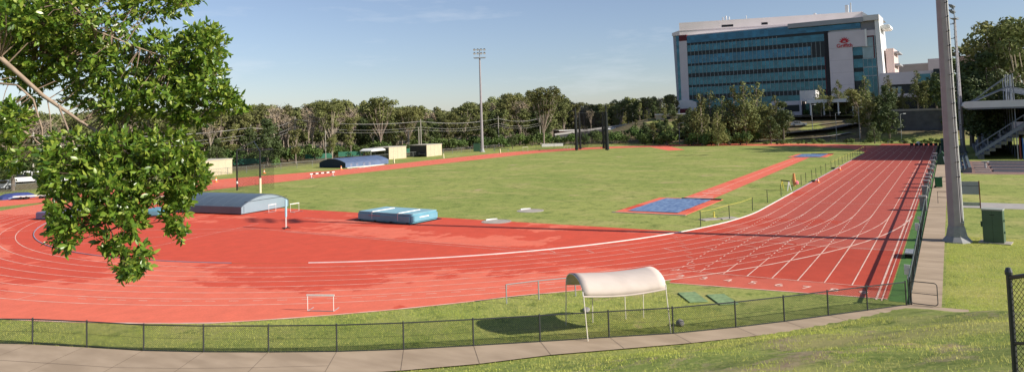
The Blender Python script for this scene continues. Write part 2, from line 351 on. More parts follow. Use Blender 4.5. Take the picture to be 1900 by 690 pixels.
# lane numbers
def text_mesh(s, size, name, m, parent=None, ext=.0, bold=0.0, loc=(0, 0, 0), rot=(0, 0, 0), shear=0):
    cu = bpy.data.curves.new(name, 'FONT'); cu.body = s; cu.size = size; cu.extrude = ext; cu.offset = bold; cu.align_x = 'CENTER'; cu.align_y = 'CENTER'; cu.shear = shear
    t = bpy.data.objects.new('t', cu); COL.objects.link(t); bpy.context.view_layer.update()
    me = bpy.data.meshes.new_from_object(t.evaluated_get(bpy.context.evaluated_depsgraph_get())); bpy.data.objects.remove(t, do_unlink=True)
    o = bpy.data.objects.new(name, me); COL.objects.link(o); me.materials.clear(); me.materials.append(m); o.location = loc; o.rotation_euler = rot; o.parent = parent
    return o
for k in range(1, 10):
    struct(text_mesh(str(k), 0.85, 'lane_number', line_m, loc=(-26.95-(.5 if k < 3 else 0)*0, -RIN-LW*(k-.5), .018), rot=(0, 0, -math.pi/2), bold=.01))

# green strip, path, slabs
strip_g = mat('green artificial turf', (.09, .2, .045), .9, .15, 1.5, bump=.1)
sheet('green_strip', [((-28.0, -47.96), (-28.0, -48.9), (112, -48.4), (112, -47.96))], .0065, strip_g)
PT = [(-58, 14, 2.7), (-56, 0, 2.7), (-52.2, -11, 2.7), (-48.85, -19, 2.9), (-48.05, -21.5, 2.9), (-47.25, -24.1, 2.9), (-46.3, -26.4, 2.8), (-45.2, -28.7, 2.6), (-44., -31., 2.4), (-42.7, -33.1, 2.2), (-41.2, -35.2, 1.95), (-39.7, -37.2, 1.5),
      (-38.1, -39.3, 1.35), (-36.6, -41.3, 1.2), (-34.8, -43.2, 1.15), (-33.2, -44.7, 1.15), (-31.6, -46.1, 1.2), (-30., -47.5, 1.3), (-28.55, -48.75, 1.4)]
pb = MB()
def offp(i):
    n_ = Vector(PT[i][:2]).normalized()
    return Vector(PT[i][:2])+n_*PT[i][2]
PO = [offp(i) for i in range(len(PT))]
for i in range(len(PT)-1):
    a, b_, c, d = PT[i][:2], PT[i+1][:2], PO[i+1], PO[i]
    pb.quad((*a, .05), (*b_, .05), (*c, .05), (*d, .05)); pb.quad((*a, 0), (*b_, 0), (*b_, .05), (*a, .05))
e0 = PO[-1]
pb.quad((*PT[-1][:2], .05), (-28.4, -50.9, .05), (e0.x-.1, e0.y-.9, .05), (*e0, .05))
pb.quad((-28.55, -48.78, .05), (112, -48.5, .05), (112, -50.0, .05), (-28.4, -49.95, .05))
struct(pb.build('path', concrete, fix=False))
# joints in the concrete
jm = mat('joint shadow gap', (.13, .10, .075), .95)
jb = MB()
def jq(a, b_, w, z=.054):
    a = Vector((*a[:2], 0)); b_ = Vector((*b_[:2], 0)); d = (b_-a).normalized(); s = Vector((-d.y, d.x, 0))*w/2
    jb.quad((*(a-s).xy, z), (*(b_-s).xy, z), (*(b_+s).xy, z), (*(a+s).xy, z))
for i in range(3, len(PT)-1): jq(PT[i][:2], PO[i], .018)
mid_ = [Vector(PT[i][:2]).lerp(PO[i], .62) for i in range(9)]
for a, b_ in zip(mid_[:-1], mid_[1:]): jq(a, b_, .02)
x = -26
while x < 60: jq((x, -48.8), (x, -49.95), .03); x += 3
struct(jb.build('path_joints', jm, fix=False))
sheet('cross_path', [((6.2, -50.05), (6.6, -60), (10.2, -60), (10.3, -50.05))], .012, mat('pale paving', (.40, .37, .34), .9, .15, 1.5))
brick = mat('red brown paving', (.27, .16, .13), .9, .0, 2.0, col2=(.21, .13, .11), detail=9)
sheet('plaza', [((40.6, -51.6), (40.2, -66), (64.5, -66), (64.5, -51.6))], .012, brick)
# soft patches: far road and car park
road_m = asphalt
# ================================================================== FENCES
mesh_m = mat('black chain link wire', (.03, .034, .034), .55, .2, 8)
rail_m = mat('black fence rail', (.05, .053, .055), .4, .2, 5, spec=.5)
def wires(b, p, q, z0, z1, pitch, w, zf=None, nx_=2):
    """two sets of diagonal wires in the vertical panel p->q between heights z0,z1 (zf(t): ground height)"""
    p = Vector((*p[:2], 0)); q = Vector((*q[:2], 0)); L = (q-p).length; d = (q-p)/L; H = z1-z0; sd = Vector((-d.y, d.x, 0))*w
    zf = zf or (lambda t: 0)
    k = -H
    while k < L:
        for sgn in (1, -1):
            # line from (k,0) to (k+H,H) or mirrored
            t0, t1 = max(0, k), min(L, k+H)
            if t1 > t0:
                h0, h1 = (t0-k), (t1-k)
                if sgn < 0: h0, h1 = H-h0, H-h1
                a = p+d*t0; c = p+d*t1; a.z = zf(t0/L)+z0+h0; c.z = zf(t1/L)+z0+h1
                off = Vector((0, 0, w)); i = len(b.v)
                b.v += [tuple(a-off), tuple(c-off), tuple(c+off), tuple(a+off)]; b.f.append((i, i+1, i+2, i+3))
                if nx_ > 1: i = len(b.v); b.v += [tuple(a-sd), tuple(c-sd), tuple(c+sd), tuple(a+sd)]; b.f.append((i, i+1, i+2, i+3))
        k += pitch
def fence(name, label, pts, H, pitch=.07, w=.0022, rail=.024, post=.03, rm=rail_m, mm=mesh_m, zf=None, bottom=True, mid=True, rails=True, cat='fence', postx=.06):
    t = thing(name, label, cat, (pts[0][0], pts[0][1], zf(pts[0]) if zf else 0)); o = Vector(t.location)
    P = [Vector((p[0], p[1], (zf(p) if zf else 0)))-o for p in pts]
    for p in P:
        b = MB(); b.tube([p-Vector((0, 0, .1)), p+Vector((0, 0, H+postx))], post, 8); b.build('post', rm, t)
    b = MB(); b.tube([p+Vector((0, 0, H)) for p in P], rail, 6); b.build('top_rail', rm, t)
    if bottom: b = MB(); b.tube([p+Vector((0, 0, .05)) for p in P], rail*.8, 6); b.build('bottom_rail', rm, t)
    b = MB()
    for p, q in zip(P[:-1], P[1:]):
        wires(b, p, q, .06, H-.02, pitch, w, zf=lambda s, p=p, q=q: p.z+(q.z-p.z)*s)
        if mid: b.tube([p+Vector((0, 0, H*.52)), q+Vector((0, 0, H*.52))], .004, 3)
    b.build('wire_mesh', mm, t, fix=False)
    return t
pts = [(-56.5, 10), (-55.6, 5), (-54.4, 0), (-53.2, -5)] + [(-52.1, -9.3), (-51.2, -12.4), (-50.2, -15.6), (-49.6, -17.2), (-48.8, -19), (-48.0, -21.5), (-47.25, -24.1), (-46.3, -26.4), (-45.2, -28.7), (-44., -31.), (-42.7, -33.1), (-41.2, -35.2), (-39.7, -37.2), (-38.1, -39.3), (-36.6, -41.3), (-34.8, -43.2), (-33.2, -44.7), (-31.6, -46.1), (-30.1, -47.4), (-28.65, -48.75)]
pts = [(a*.9985, b*.9985) for a, b in pts]
fence('chain_link_fence', 'low black chain link fence curving round the near bend beside the concrete path', pts, 1.0, pitch=.08, w=.005)
# straight side fence along the home straight
sp = [(-28.5+i*2.9, -48.78+min(i, 20)*.02) for i in range(0, 48)]
fs = fence('chain_link_fence', 'long straight green and black fence between the home straight and the side path', sp, 1.05, pitch=.11, w=.0035, rm=mat('green black rail', (.03, .055, .05), .4, .2, 3, spec=.5))
b = MB(); b.tube([(0, 0, 1.0), (20*2.9, .4, 1.0), (47*2.9, .4, 1.0)], .036, 6); b.build('top_beam', mat('dark fence beam', (.12, .13, .13), .5, .2, 3), fs)
# open gate at the corner
g = thing('gate', 'small open tube gate swung across the path at the fence corner', 'gate', (-28.45, -48.85, .05))
def rnd_rect(L, z0, z1, r_=.12, n=4):
    p = []
    for cx, cz, a in ((r_, z0+r_, 180), (L-r_, z0+r_, 270), (L-r_, z1-r_, 0), (r_, z1-r_, 90)):
        for i in range(n+1): t_ = R(a+90*i/n); p.append((cx+r_*math.cos(t_), cz+r_*math.sin(t_)))
    return p+[p[0]]
gd = (G(1728, 571)-Vector((-28.45, -48.85, 0))); gd.z = 0; gd.normalize()
b = MB(); b.tube([tuple(gd*u)+() if False else (gd.x*u, gd.y*u, z) for u, z in rnd_rect(.98, .06, .98)], .02, 6); b.build('gate_frame', rail_m, g)
b = MB(); b.tube([(0, 0, .5), (gd.x*.98, gd.y*.98, .5)], .014, 6); b.build('cross_bar', rail_m, g)
b = MB(); b.tube([(0, 0, -.1), (0, 0, 1.15)], .04, 8); b.build('hinge_post', rail_m, g)
# foreground black fence at the right edge
def hz(p): return float(height(p[0], p[1]))
f0 = D(1884, 690, 11.55); f0 = Vector((f0.x, f0.y, 0)); fd = Vector((-.80, -.60, 0)).normalized()
fp = [f0+fd*(2.6*i) for i in range(0, 4)]
ff = fence('chain_link_fence', 'tall close black chain link fence running down the grass bank at the right edge', [tuple(p) for p in fp], 1.8, pitch=.075, w=.0045, rail=.028, post=.036, zf=hz, mid=False, postx=.08)
b = MB(); b.tube([(fp[0]+fd*.0-fp[0])+Vector((0, 0, .95)), (fp[3]-fp[0])+Vector((0, 0, .95+hz(fp[3])-hz(fp[0])))], .02, 6); b.build('middle_rail', rail_m, ff)
for p in fp:
    b = MB(); q = p-fp[0]; q.z = hz(p)-hz(fp[0]); b.lathe([(.045, 1.84), (.048, 1.88), (.03, 1.93), (.0, 1.94)], tuple(q), 10); b.build('post_cap', rail_m, ff)
bk = MB(); bk.box(-.22, -.11, -.03, .22, .11, .13); br_ = bk.build('sandstone_block', mat('sandstone', (.40, .24, .15), .9, .3, 9, bump=.3), bevel=.02)
q = D(1872, 690, 11.2); br_.location = (q.x, q.y, hz(q)); br_.rotation_euler = (0, 0, .5); tag(br_, 'rough orange brown stone block at the foot of the black fence', 'block')

# ================================================================== NEAR OBJECTS
# tunnel shaped canvas shelter
SH = [G(1088, 628), G(1253, 621), None, None]
t = thing('canopy_shelter', 'cream canvas tunnel shelter on thin poles on the grass inside the fence', 'shelter', (-36.3, -38.4, 0))
O = Vector(t.location)
# plan: front edge (towards camera) corners A(left) B(right), back edge C D.
def atz(x, y, z): return G(x, y, z)-O
ZE = 1.68; ZR = 2.28
A = atz(1082, 549, ZE); B = atz(1236, 535, ZE)
ex = (B-A); ex.z = 0; wid = ex.length; ex.normalize(); ey = Vector((-ex.y, ex.x, 0))
if ey.dot(fw) < 0: ey = -ey
DEP = 2.15
canvas = mat('cream canvas', (.60, .51, .45), .85, .1, 2.5, bump=.25, stretch=(1, .4, 1))
b = MB(); nseg = 14; nl = 12
def arc_pt(u, v):  # u along 0..1, v across 0..1
    a = math.pi*v; sag = .10*math.sin(math.pi*u)
    y = DEP/2*(1-math.cos(a)); z = ZE+(ZR-ZE)*math.sin(a)**.85-sag*(1-.2*math.sin(a))
    return A*1+ex*(wid*u)+ey*y+Vector((0, 0, z-ZE))
for i in range(nl+1):
    for j in range(nseg+1): b.v.append(tuple(arc_pt(i/nl, j/nseg)))
for i in range(nl):
    for j in range(nseg): k = i*(nseg+1)+j; b.f.append((k, k+nseg+1, k+nseg+2, k+1))
roof = b.build('canvas_roof', canvas, t, smooth=True)
md = roof.modifiers.new('s', 'SOLIDIFY'); md.thickness = .025
b = MB()
for j0 in (0, nseg): b.tube([arc_pt(i/nl, j0/nseg)+Vector((0, 0, -.02)) for i in range(nl+1)], .03, 6)
b.build('canvas_hem', canvas, t)
for i in (0, nl): b = MB(); b.tube([arc_pt(i/nl, j/nseg)-Vector((0, 0, .03)) for j in range(nseg+1)], .018, 6); b.build('arch_frame', white, t)
polem = mat('cream pole', (.72, .66, .56), .5, .1, 5)
for (u, v, dx) in ((0.005, 0, .12), (.995, 0, .14), (.74, 1, .1), (.0, 1, -.05), (.99, 1, .0), (.33, 1, .0)):
    p = arc_pt(u, v); f = p+ex*dx*.6+ey*(-.12 if v == 0 else .1); f.z = -.02
    b = MB(); b.tube([p, f], .02, 6); b.build('leg', polem, t)
# sand bags / rolled rope at feet
bag = mat('grey sandbag', (.30, .28, .26), .9, .3, 12)
for x_, y_, l in ((1262, 604, 'rumpled grey weight bag tied at the right foot of the canvas shelter'), (1088, 576, 'flat grey bag lying under the left end of the canvas shelter')):
    b = MB(); n_ = 10
    b.lathe([(.0, 0), (.2, .02), (.24, .08), (.2, .15), (.09, .19)], n=12)
    o = b.build('weight_bag', bag, smooth=True); o.location = G(x_, y_, 0); o.scale = (1.5 if y_ < 590 else .8, .7, .55 if y_ < 590 else 1.3); o.rotation_euler = (0, 0, .4); tag(o, l, 'bag')
# steel hand rail beside the shelter
t = thing('hand_rail', 'bare galvanised tube rail on three posts at the track edge left of the shelter', 'rail', G(940, 563))
O = Vector(t.location); e1 = G(1000, 556)-O; e2 = G(1068, 549)-O
for p in (Vector((0, 0, 0)), e1, e2): b = MB(); b.tube([p, p+Vector((0, 0, .87))], .03, 8); b.build('post', galv, t)
b = MB(); b.tube([Vector((0, 0, .86)), e1+Vector((0, 0, .88)), e2+Vector((0, 0, .87))], .025, 8); b.build('top_tube', galv, t)
# green mats lying on grass
gm = mat('pale green mat', (.25, .36, .17), .9, .3, 4)
for x_, y_, l in ((1285, 552, 'faded pale green rubber mat on the grass nearer the canvas shelter'), (1340, 556, 'faded pale green rubber mat on the grass farther right from the shelter')):
    b = MB(); b.box(-.42, -.9, 0.01, .42, .9, .05); o = b.build('rubber_mat', gm, bevel=.01); o.location = G(x_, y_); o.rotation_euler = (0, 0, -.95); tag(o, l, 'mat')

# hurdles -----------------------------------------------------------
def make_hurdle(label, loc, rz, board=white, H=.76, W=1.1, striped=False, base=.62):
    t = thing('hurdle', label, 'hurdle', loc, rz)
    b = MB(); b.box(-W/2, -.015, H-.075, W/2, .015, H); b.build('top_board', board, t, bevel=.004)
    if striped:
        for k in range(3): b = MB(); x_ = -W/2+W*(k*2+1)/7; b.box(x_, -.0185, H-.0765, x_+W/7, .0185, H+.0015); b.build('black_stripe', black, t)
    for s in (-1, 1):
        b = MB(); b.tube([(s*(W/2-.05), 0, .03), (s*(W/2-.05), 0, H-.04)], .017, 6); b.build('upright', white, t)
        b = MB(); b.tube([(s*(W/2-.05), 0, .03), (s*(W/2-.05), base, .03)], .02, 6); b.build('foot', galv, t)
    b = MB(); b.tube([(-W/2+.05, .0, .035), (W/2-.05, 0, .035)], .018, 6); b.build('base_bar', galv, t)
    return t
def line_rz(p, q): d = q-p; return math.atan2(d.y, d.x)
p, q = G(569, 577.5), G(621, 578)
make_hurdle('lone white hurdle standing on the outer lane in front of the near fence', (p+q)/2, line_rz(p, q), H=.77, W=(q-p).length)

# ================================================================== JUMP AREA
blue_mat = mat('pale blue landing mat cover', (.27, .47, .54), .6, .12, .8); blue_dk = mat('pale blue vinyl side', (.15, .35, .44), .5, .15, 1.2)
p, q, r_ = G(659, 409), G(757, 417), G(818, 407)
mw = (q-p).length; md_ = (r_-q).length
t = thing('high_jump_mat', 'big pale blue foam landing mat with white bars lying on top', 'landing mat', (p+r_)/2, line_rz(p, q))
rzz = line_rz(p, q); W2, D2 = mw/2, md_/2*.98
b = MB(); b.box(-W2, -D2, .06, W2, D2, .78); b.build('foam_block', blue_dk, t, bevel=.12, smooth=False)
b = MB(); b.box(-W2+.10, -D2+.10, .781, W2-.10, D2-.10, .835); b.build('top_pad', blue_mat, t, bevel=.02)
b = MB(); b.box(-W2-.28, -D2-.12, .005, W2+.12, D2+.3, .055); b.build('base_pallet', mat('black rubber base', (.02, .02, .022), .8, .2, 5), t)
for x_ in (-W2*.42, W2*.55):
    b = MB(); b.tube([(x_, -D2+.05, .86), (x_, D2*.55, .86)], .045, 8); b.build('white_bar', white, t)
    b = MB(); b.box(x_-.035, -D2-.012, .25, x_+.035, -D2-.002, .84); b.build('strap', mat('grey strap', (.5, .48, .5), .7), t)
b = MB(); b.box(W2+.002, -D2*.35, .45, W2+.008, D2*.3, .53); b.build('side_stripe', white, t)
b = MB(); b.box(-W2*.55, -D2-.008, .52, -W2*.1, -D2-.002, .6); b.build('front_stripe', mat('dull pink print', (.32, .22, .25), .8), t)
for k in range(4): b = MB(); b.cbox((W2*(.3+.16*k) if False else -W2*.9+k*W2*.6, -D2-.03, .03), .22, .05, .12); b.build('skirt_clip', black, t)
# high jump upright
u0_ = G(531, 424)
t = thing('high_jump_stand', 'tall white high jump upright with pale blue pad on small wheels', 'jump stand', u0_, .5)
for s in (-.09, .09): b = MB(); b.tube([(s, 0, .06), (s, 0, 2.35)], .022, 6); b.build('upright_tube', white, t)
b = MB(); b.box(-.13, -.05, .95, .13, .05, 2.4); b.build('pad', mat('pad blue', (.32, .52, .6), .6), t, bevel=.02)
b = MB(); b.box(-.38, -.05, .05, .38, .05, .1); b.box(-.05, -.35, .05, .05, .35, .1); b.build('base', black, t)
for s in (-1, 1): b = MB(); b.tube([(s*.36, -.03, .07), (s*.36, .03, .07)], .07, 10); b.build('wheel', black, t)
# big barrel cover
def barrel_cover(name, label, FL, FR, BR, Hs, Hc, side_m, end_m, dark_end=False, skirt=.12):
    """FL,FR: the gable end's base corners (left,right), BR: far end of the right side"""
    t = thing(name, label, 'mat cover', (FL+FR)/2, line_rz(FL, FR)); w = (FR-FL).length/2
    ax = (FR-FL).normalized(); ay = Vector((-ax.y, ax.x, 0)); L = BR
    prof = [(-w, .1)]+[(-w+2*w*i/18, Hs+(Hc-Hs)*math.sin(math.pi*i/18)**.85) for i in range(19)]+[(w, .1)]
    b = MB(); n_ = len(prof)
    for y in (0, L):
        for x_, z in prof: b.v.append((x_, y, z))
    for k in range(n_-1): b.f.append((k, k+1, n_+k+1, n_+k))
    sh = b.build('curved_shell', side_m, t); 
    mdd = sh.modifiers.new('s', 'SOLIDIFY'); mdd.thickness = .05; mdd.offset = 1
    for y, nm in ((.03, 'end_panel'), (L-.03, 'end_panel')):
        b = MB(); b.prism([(x_*.995, z) for x_, z in prof], 1, y-.02, y+.02); b.build(nm, end_m, t)
    b = MB(); b.tube([(x_, -.02, z+.01) for x_, z in prof[1:-1]], .035, 6); b.build('edge_trim', mat('dark blue grey trim', (.10, .13, .17), .5, .1, 3), t)
    for k_ in range(1, int(L/1.3)): b = MB(); b.tube([(x_, k_*1.3, z+.055) for x_, z in prof[1:-1]], .014, 4); b.build('shell_seam', side_m, t)
    for y in (.35, L*.5, L-.35):
        for s in (-1, 1): b = MB(); b.tube([(s*(w-.15)-.04, y, .08), (s*(w-.15)+.04, y, .08)], .08, 10); b.build('wheel', black, t)
    return t, w
blsh = mat('blue grey sheet metal', (.12, .16, .20), .42, .12, .5, metal=.25, spec=.5)
FLc, FRc = G(448, 399), G(535, 384); 
t, w = barrel_cover('mat_cover', 'large blue grey barrel roofed mat cover half hidden behind the tree', FLc, FRc, 9.2, .75, 1.62, blsh, mat('pale blue grey gable', (.24, .32, .37), .45, .1, .6, metal=.1))
b = MB(); b.box(-w+.35, -.006, 1.16, w-.2, .006, 1.2); b.build('gable_seam', black, t)
b = MB(); b.box(-w+.3, -.006, .2, -w+.335, .006, .8); b.build('door_seam', black, t)
p, q = G(494, 395), G(515, 391)
make_hurdle('white hurdle leaning close to the gable of the big blue grey cover', (p+q)/2+Vector((-.2, -.3, 0)), line_rz(p, q), W=1.1, H=.8)
p, q = G(541, 392), G(553, 394)
t = make_hurdle('white hurdle seen edge on beside the high jump stand', (p+q)/2, line_rz(p, q)-1.35, W=1.1, H=.85)
# second cover beyond the back straight
FL2, FR2 = G(593, 311), G(641, 312)
t, w = barrel_cover('mat_cover', 'dark navy ended blue mat cover on the grass beyond the back straight', FL2, FR2, 11.5, .95, 1.75, mat('blue tarpaulin', (.11, .155, .26), .6, .2, 1), mat('navy end', (.018, .03, .055), .7, .2, 2))
b = MB(); b.box(w+.1, .3, .0, w+.2, 10, .1); b.build('pale_plinth', white, t)
# hurdles stored in front of the second cover
base = make_hurdle('white hurdle stored against the far blue cover, nearest its dark end', G(652, 313.5), .95, W=1.2, H=1.0)
base['group'] = 'hurdles in front of the far mat cover'
for k, (x_, y_) in enumerate(((663, 312.5), (676, 311.5), (686, 310.5))):
    dup(base, G(x_, y_), .95, ['white hurdle stored against the far blue cover, second from its dark end', 'white hurdle stored against the far blue cover, third from its dark end', 'white hurdle stored against the far blue cover, farthest from its dark end'][k])
b = MB(); b.box(-4.3, -.12, 0, 4.3, .12, .06); o = b.build('white_board', white); p, q = G(667, 311), G(712, 305.5); o.location = (p+q)/2; o.rotation_euler = (0, 0, line_rz(p, q)); tag(o, 'long white board lying on grass beside the far blue cover', 'board')
# steeple barrier
p, q = G(578, 331), G(618, 327)
t = thing('steeplechase_barrier', 'black and white striped steeplechase barrier on the inner edge of the back straight', 'barrier', (p+q)/2, line_rz(p, q))
Lb = (q-p).length+.6; 
for k in range(9): b = MB(); b.box(-Lb/2+Lb*k/9, -.06, .62, -Lb/2+Lb*(k+1)/9, .06, .78); b.build('beam_section', white if k % 2 == 0 else black, t)
for s in (-1, 1):
    b = MB(); b.tube([(s*(Lb/2-.3), 0, .04), (s*(Lb/2-.3), 0, .64)], .05, 6); b.tube([(s*(Lb/2-.3), -.5, .05), (s*(Lb/2-.3), .5, .05)], .04, 6); b.build('leg', white, t)

# shot and discus circles
conc2 = mat('pale slab', (.44, .39, .33), .9, .2, 2)
for (x_, y_, l) in ((984, 391, 'pale concrete throwing circle with white stop board in the infield grass'), (921, 411, 'worn concrete throwing circle at the edge of the red jump area')):
    t = thing('throwing_circle', l, 'circle', G(x_, y_))
    b = MB(); b.lathe([(1.25, 0), (1.25, .02), (1.2, .022)], n=28); b.build('slab', conc2, t)
    b = MB(); b.lathe([(1.12, 0), (1.12, .03), (1.07, .03), (1.07, .0)], n=28); b.build('ring', mat('dull ring steel', (.25, .24, .23), .6), t)
    b = MB(); a0 = .5; pts_ = [(1.12*math.cos(a0+i*.12), 1.12*math.sin(a0+i*.12), .07) for i in range(9)]; b.tube(pts_, .07, 4); b.build('stop_board', white, t)

# long jump pits and runway
pitblue = mat('wrinkled blue tarpaulin', (.09, .15, .31), .4, .0, .9, col2=(.22, .32, .48), bump=.5, detail=6, stretch=(1, 3.2, 1))
def pit(label, x0, x1, y0, y1):
    t = thing('jump_pit', label, 'sand pit', ((x0+x1)/2, (y0+y1)/2, 0)); a, c = (x1-x0)/2, (y1-y0)/2
    b = MB(); b.box(-a-.9, -c-.9, 0, a+.9, c+.9, .03); b.build('rubber_border', track_m, t)
    b = MB(); nx_, ny_ = 36, 18
    for i in range(nx_+1):
        for j in range(ny_+1):
            x_ = -a+2*a*i/nx_; y_ = -c+2*c*j/ny_; b.v.append((x_, y_, .055+.035*(mnoise.noise(Vector((x_*1.3, y_*.5, x0)))+.6)+.02*mnoise.noise(Vector((x_*3, y_*2.2, 5))))) 
    for i in range(nx_):
        for j in range(ny_): k = i*(ny_+1)+j; b.f.append((k, k+1, k+ny_+2, k+ny_+1))
    b.build('tarpaulin', pitblue, t, fix=False)
    b = MB(); b.tube([(a+.2, -c-.9, .1), (a+.2, c*.3, .1)], .07, 6); b.build('roller_pole', mat('dark roller', (.05, .05, .06), .6), t)
    b = MB(); b.box(-a-1.15, -c-1.0, .0, -a-.95, c+1.0, .06); b.build('drain_edge', conc2, t)
    return t
pit('blue covered long jump pit nearest the bend beside the inside lane', -4.2, 5.6, -30.6, -26.0)
pit('blue covered long jump pit at the far end of the runway', 73.5, 82.5, -30.6, -26.0)
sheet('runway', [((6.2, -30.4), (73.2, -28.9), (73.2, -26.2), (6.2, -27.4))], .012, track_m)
mb = MB()
for x_ in (8.6, 11.6, 13.6, 15.6): mb.quad((x_, -30.2, .02), (x_+.28, -30.2, .02), (x_+.28, -28.9, .02), (x_, -28.9, .02)) if False else mb.quad((x_, -29.9, .02), (x_+.3, -29.9, .02), (x_+.3, -27.9, .02), (x_, -27.9, .02))
mb.quad((6.9, -30.3, .02), (7.5, -30.3, .02), (7.5, -27.6, .02), (6.9, -27.6, .02))
mb.quad((8, -28.75, .021), (70, -27.6, .021), (70, -27.53, .021), (8, -28.68, .021))
struct(mb.build('runway_marks', line_m, fix=False))

# ================================================================== rope fence on the inside of the home straight
t = thing('rope_fence', 'row of dark stakes with yellow tape along the inside of the home straight', 'rope fence', (-10.4, -34.4, 0)); O = Vector(t.location)
stake = mat('dark green stake', (.05, .07, .04), .7, .3, 9); yel = mat('yellow tape', (.62, .54, .10), .6)
SP = [(-10.4, -34.4, 0), (-6.1, -35.4, .03), (-.6, -35.9, -.03), (5.2, -35.9, 0), (10.9, -36.0, 0)]+[(x_, -35.95, 0) for x_ in (17, 22.4, 25.4, 29.6, 32.7, 36.8, 41, 46, 50, 54, 58, 61.5, 65, 68.5, 72, 75.5, 79, 83, 88, 93)]
for x_, y_, tl in SP:
    b = MB(); b.tube([Vector((x_, y_, -.05))-O, Vector((x_+tl*2, y_+tl, 1.15))-O], .035, 5); b.build('stake', stake, t)
b = MB(); q3 = [Vector(SP[k])-O+Vector((0, 0, 1.1)) for k in (0, 1, 2)]; b.tube([q3[0], (q3[0]+q3[1])/2-Vector((0, 0, .06)), q3[1], (q3[2]+q3[1])/2-Vector((0, 0, .06)), q3[2]], .013, 4); b.build('yellow_tape', yel, t)
b = MB()
for k in range(12, 24):
    a_, c_ = Vector(SP[k])-O, Vector(SP[k+1])-O; a_.z = c_.z = 1.02; b.tube([a_, (a_+c_)/2-Vector((0, 0, .08)), c_], .014, 4)
b.build('yellow_tape', yel, t)
# yellow crossbar, cones, trestle
t = thing('trestle', 'small white and yellow striped trestle on the grass among the stakes', 'trestle', G(1458, 353), .9)
for s in (-1, 1):
    for d_ in (-1, 1): b = MB(); b.tube([(s*.55+d_*.0, d_*.25, 0), (s*.5, 0, 1.0)], .05, 5); b.build('leg', white if s < 0 else yel, t)
b = MB(); b.tube([(-.65, 0, 1.0), (.65, 0, 1.0)], .06, 5); b.build('beam', black, t)
t = thing('signal_stand', 'orange and pink bundled starter stand beside the striped trestle', 'stand', G(1474, 345), .2)
b = MB(); b.tube([(0, 0, 0), (0, 0, .6), (0, 0, 1.4)], [.12, .2, .12], 8); b.build('orange_cover', mat('orange cloth', (.72, .32, .12), .8, .3, 6), t)
b = MB(); b.lathe([(0, .1), (.28, .2), (.3, .45), (.1, .62)], (.15, -.2, 0), 10); b.build('pink_bag', mat('pink plastic', (.75, .20, .25), .6, .3, 7), t)
org = mat('orange cone', (.85, .24, .05), .6, .1, 5)
def make_cone(label, loc, group=None, s=1):
    t = thing('traffic_cone', label, 'cone', loc, 0, group); t.scale = (s,)*3
    b = MB(); b.lathe([(.14, .03), (.03, .5), (.0, .51)], n=12); b.build('cone_body', org, t)
    b = MB(); b.box(-.18, -.18, 0, .18, .18, .035); b.build('cone_base', org, t)
    b = MB(); b.lathe([(.101, .2), (.075, .32)], n=12); b.build('cone_band', white, t); return t
c0 = make_cone('orange cone on the inside lane beside a black box, nearer the camera', G(1518, 339), None, 1.1)
for (x_, y_, l) in ((1558, 316, 'orange cone farther up the inside lane of the home straight'), (633, 315, 'orange cone on the grass in front of the far navy cover'), (401, 338, 'orange cone by the net at the left end of the back straight'), (490, 322, 'orange cone on the grass beyond the back straight near the net')):
    dup(c0, G(x_, y_), 0, l, 1.5 if x_ < 700 else 1.2)
pale_post = mat('pale yellow marker', (.72, .66, .42), .7, .1, 4)
for (x_, y_, l) in ((731, 303, 'small cream marker post on grass near the first cream shed'), (823, 294, 'small cream marker post on grass beyond the second cream shed'), (928, 284, 'small cream marker post beside the tall floodlight mast')):
    b = MB(); b.prism([(-.16, 0), (.16, 0), (.08, 1.05), (-.08, 1.05)], 0, -.1, .1); o = b.build('marker_post', pale_post, bevel=.02); o.location = G(x_, y_); tag(o, l, 'marker')
for (x_, y_, l) in ((1509, 337, 'flat black box on the kerb beside the nearer orange cone'), (1546, 313, 'small black box on the kerb short of the farther orange cone')):
    b = MB(); b.box(-.45, -.2, 0, .45, .2, .16); b.box(-.1, -.22, .16, .1, -.18, .2); o = b.build('starting_block_box', black, bevel=.02); o.location = G(x_, y_, .02); tag(o, l, 'box')
b = MB(); b.tube([(0, 0, 0), (0, 0, .5)], .07, 6); b.cbox((0, 0, 0), .3, .3, .04); o = b.build('yellow_bollard', yel); o.location = G(1325, 404); tag(o, 'short yellow post on the grass between the pit and the stakes', 'bollard')
for x_, y_, l in ((1318, 407, 'thin pale board on the grass at the foot of the short yellow post'), (1350, 405, 'thin pale board lying in the grass by the second stake')):
    b = MB(); b.box(-.5, -.8, 0, .5, .8, .04); o = b.build('ground_board', conc2); o.location = G(x_, y_, .01); o.rotation_euler = (0, 0, .9); tag(o, l, 'board')

# ================================================================== NETTING beside back straight
net_m = mat('thin dark netting', (.014, .017, .017), .8)
def net_cage(name, label, posts, tops, H, w=.0, pitch=.5, wire=.01, gather=None, pr=.1):
    t = thing(name, label, 'net cage', posts[0]); O = Vector(posts[0])
    for p in posts: b = MB(); b.tube([p-O, p-O+Vector((0, 0, H))], pr, 8); b.build('post', black, t)
    b = MB()
    for p, q in tops: b.tube([p-O+Vector((0, 0, H)), q-O+Vector((0, 0, H))], .05, 5)
    b.build('top_frame', black, t)
    b = MB()
    for p, q in tops: wires(b, p-O, q-O, .1, H-.1, pitch, wire)
    b.build('net', net_m, t, fix=False)
    for p, rr_ in (gather or []):
        b = MB(); p = p-O; b.tube([p+Vector((0, 0, .1)), p+Vector((.05, 0, H*.25)), p+Vector((0, .05, H*.6)), p+Vector((0, 0, H-.1))], [rr_, rr_*.75, rr_*.85, rr_*.6], 9); b.build('gathered_net', net_m, t)
    return t
P1, P2, P3, P4 = G(440, 353), G(483, 358), G(509, 352), G(472, 346)
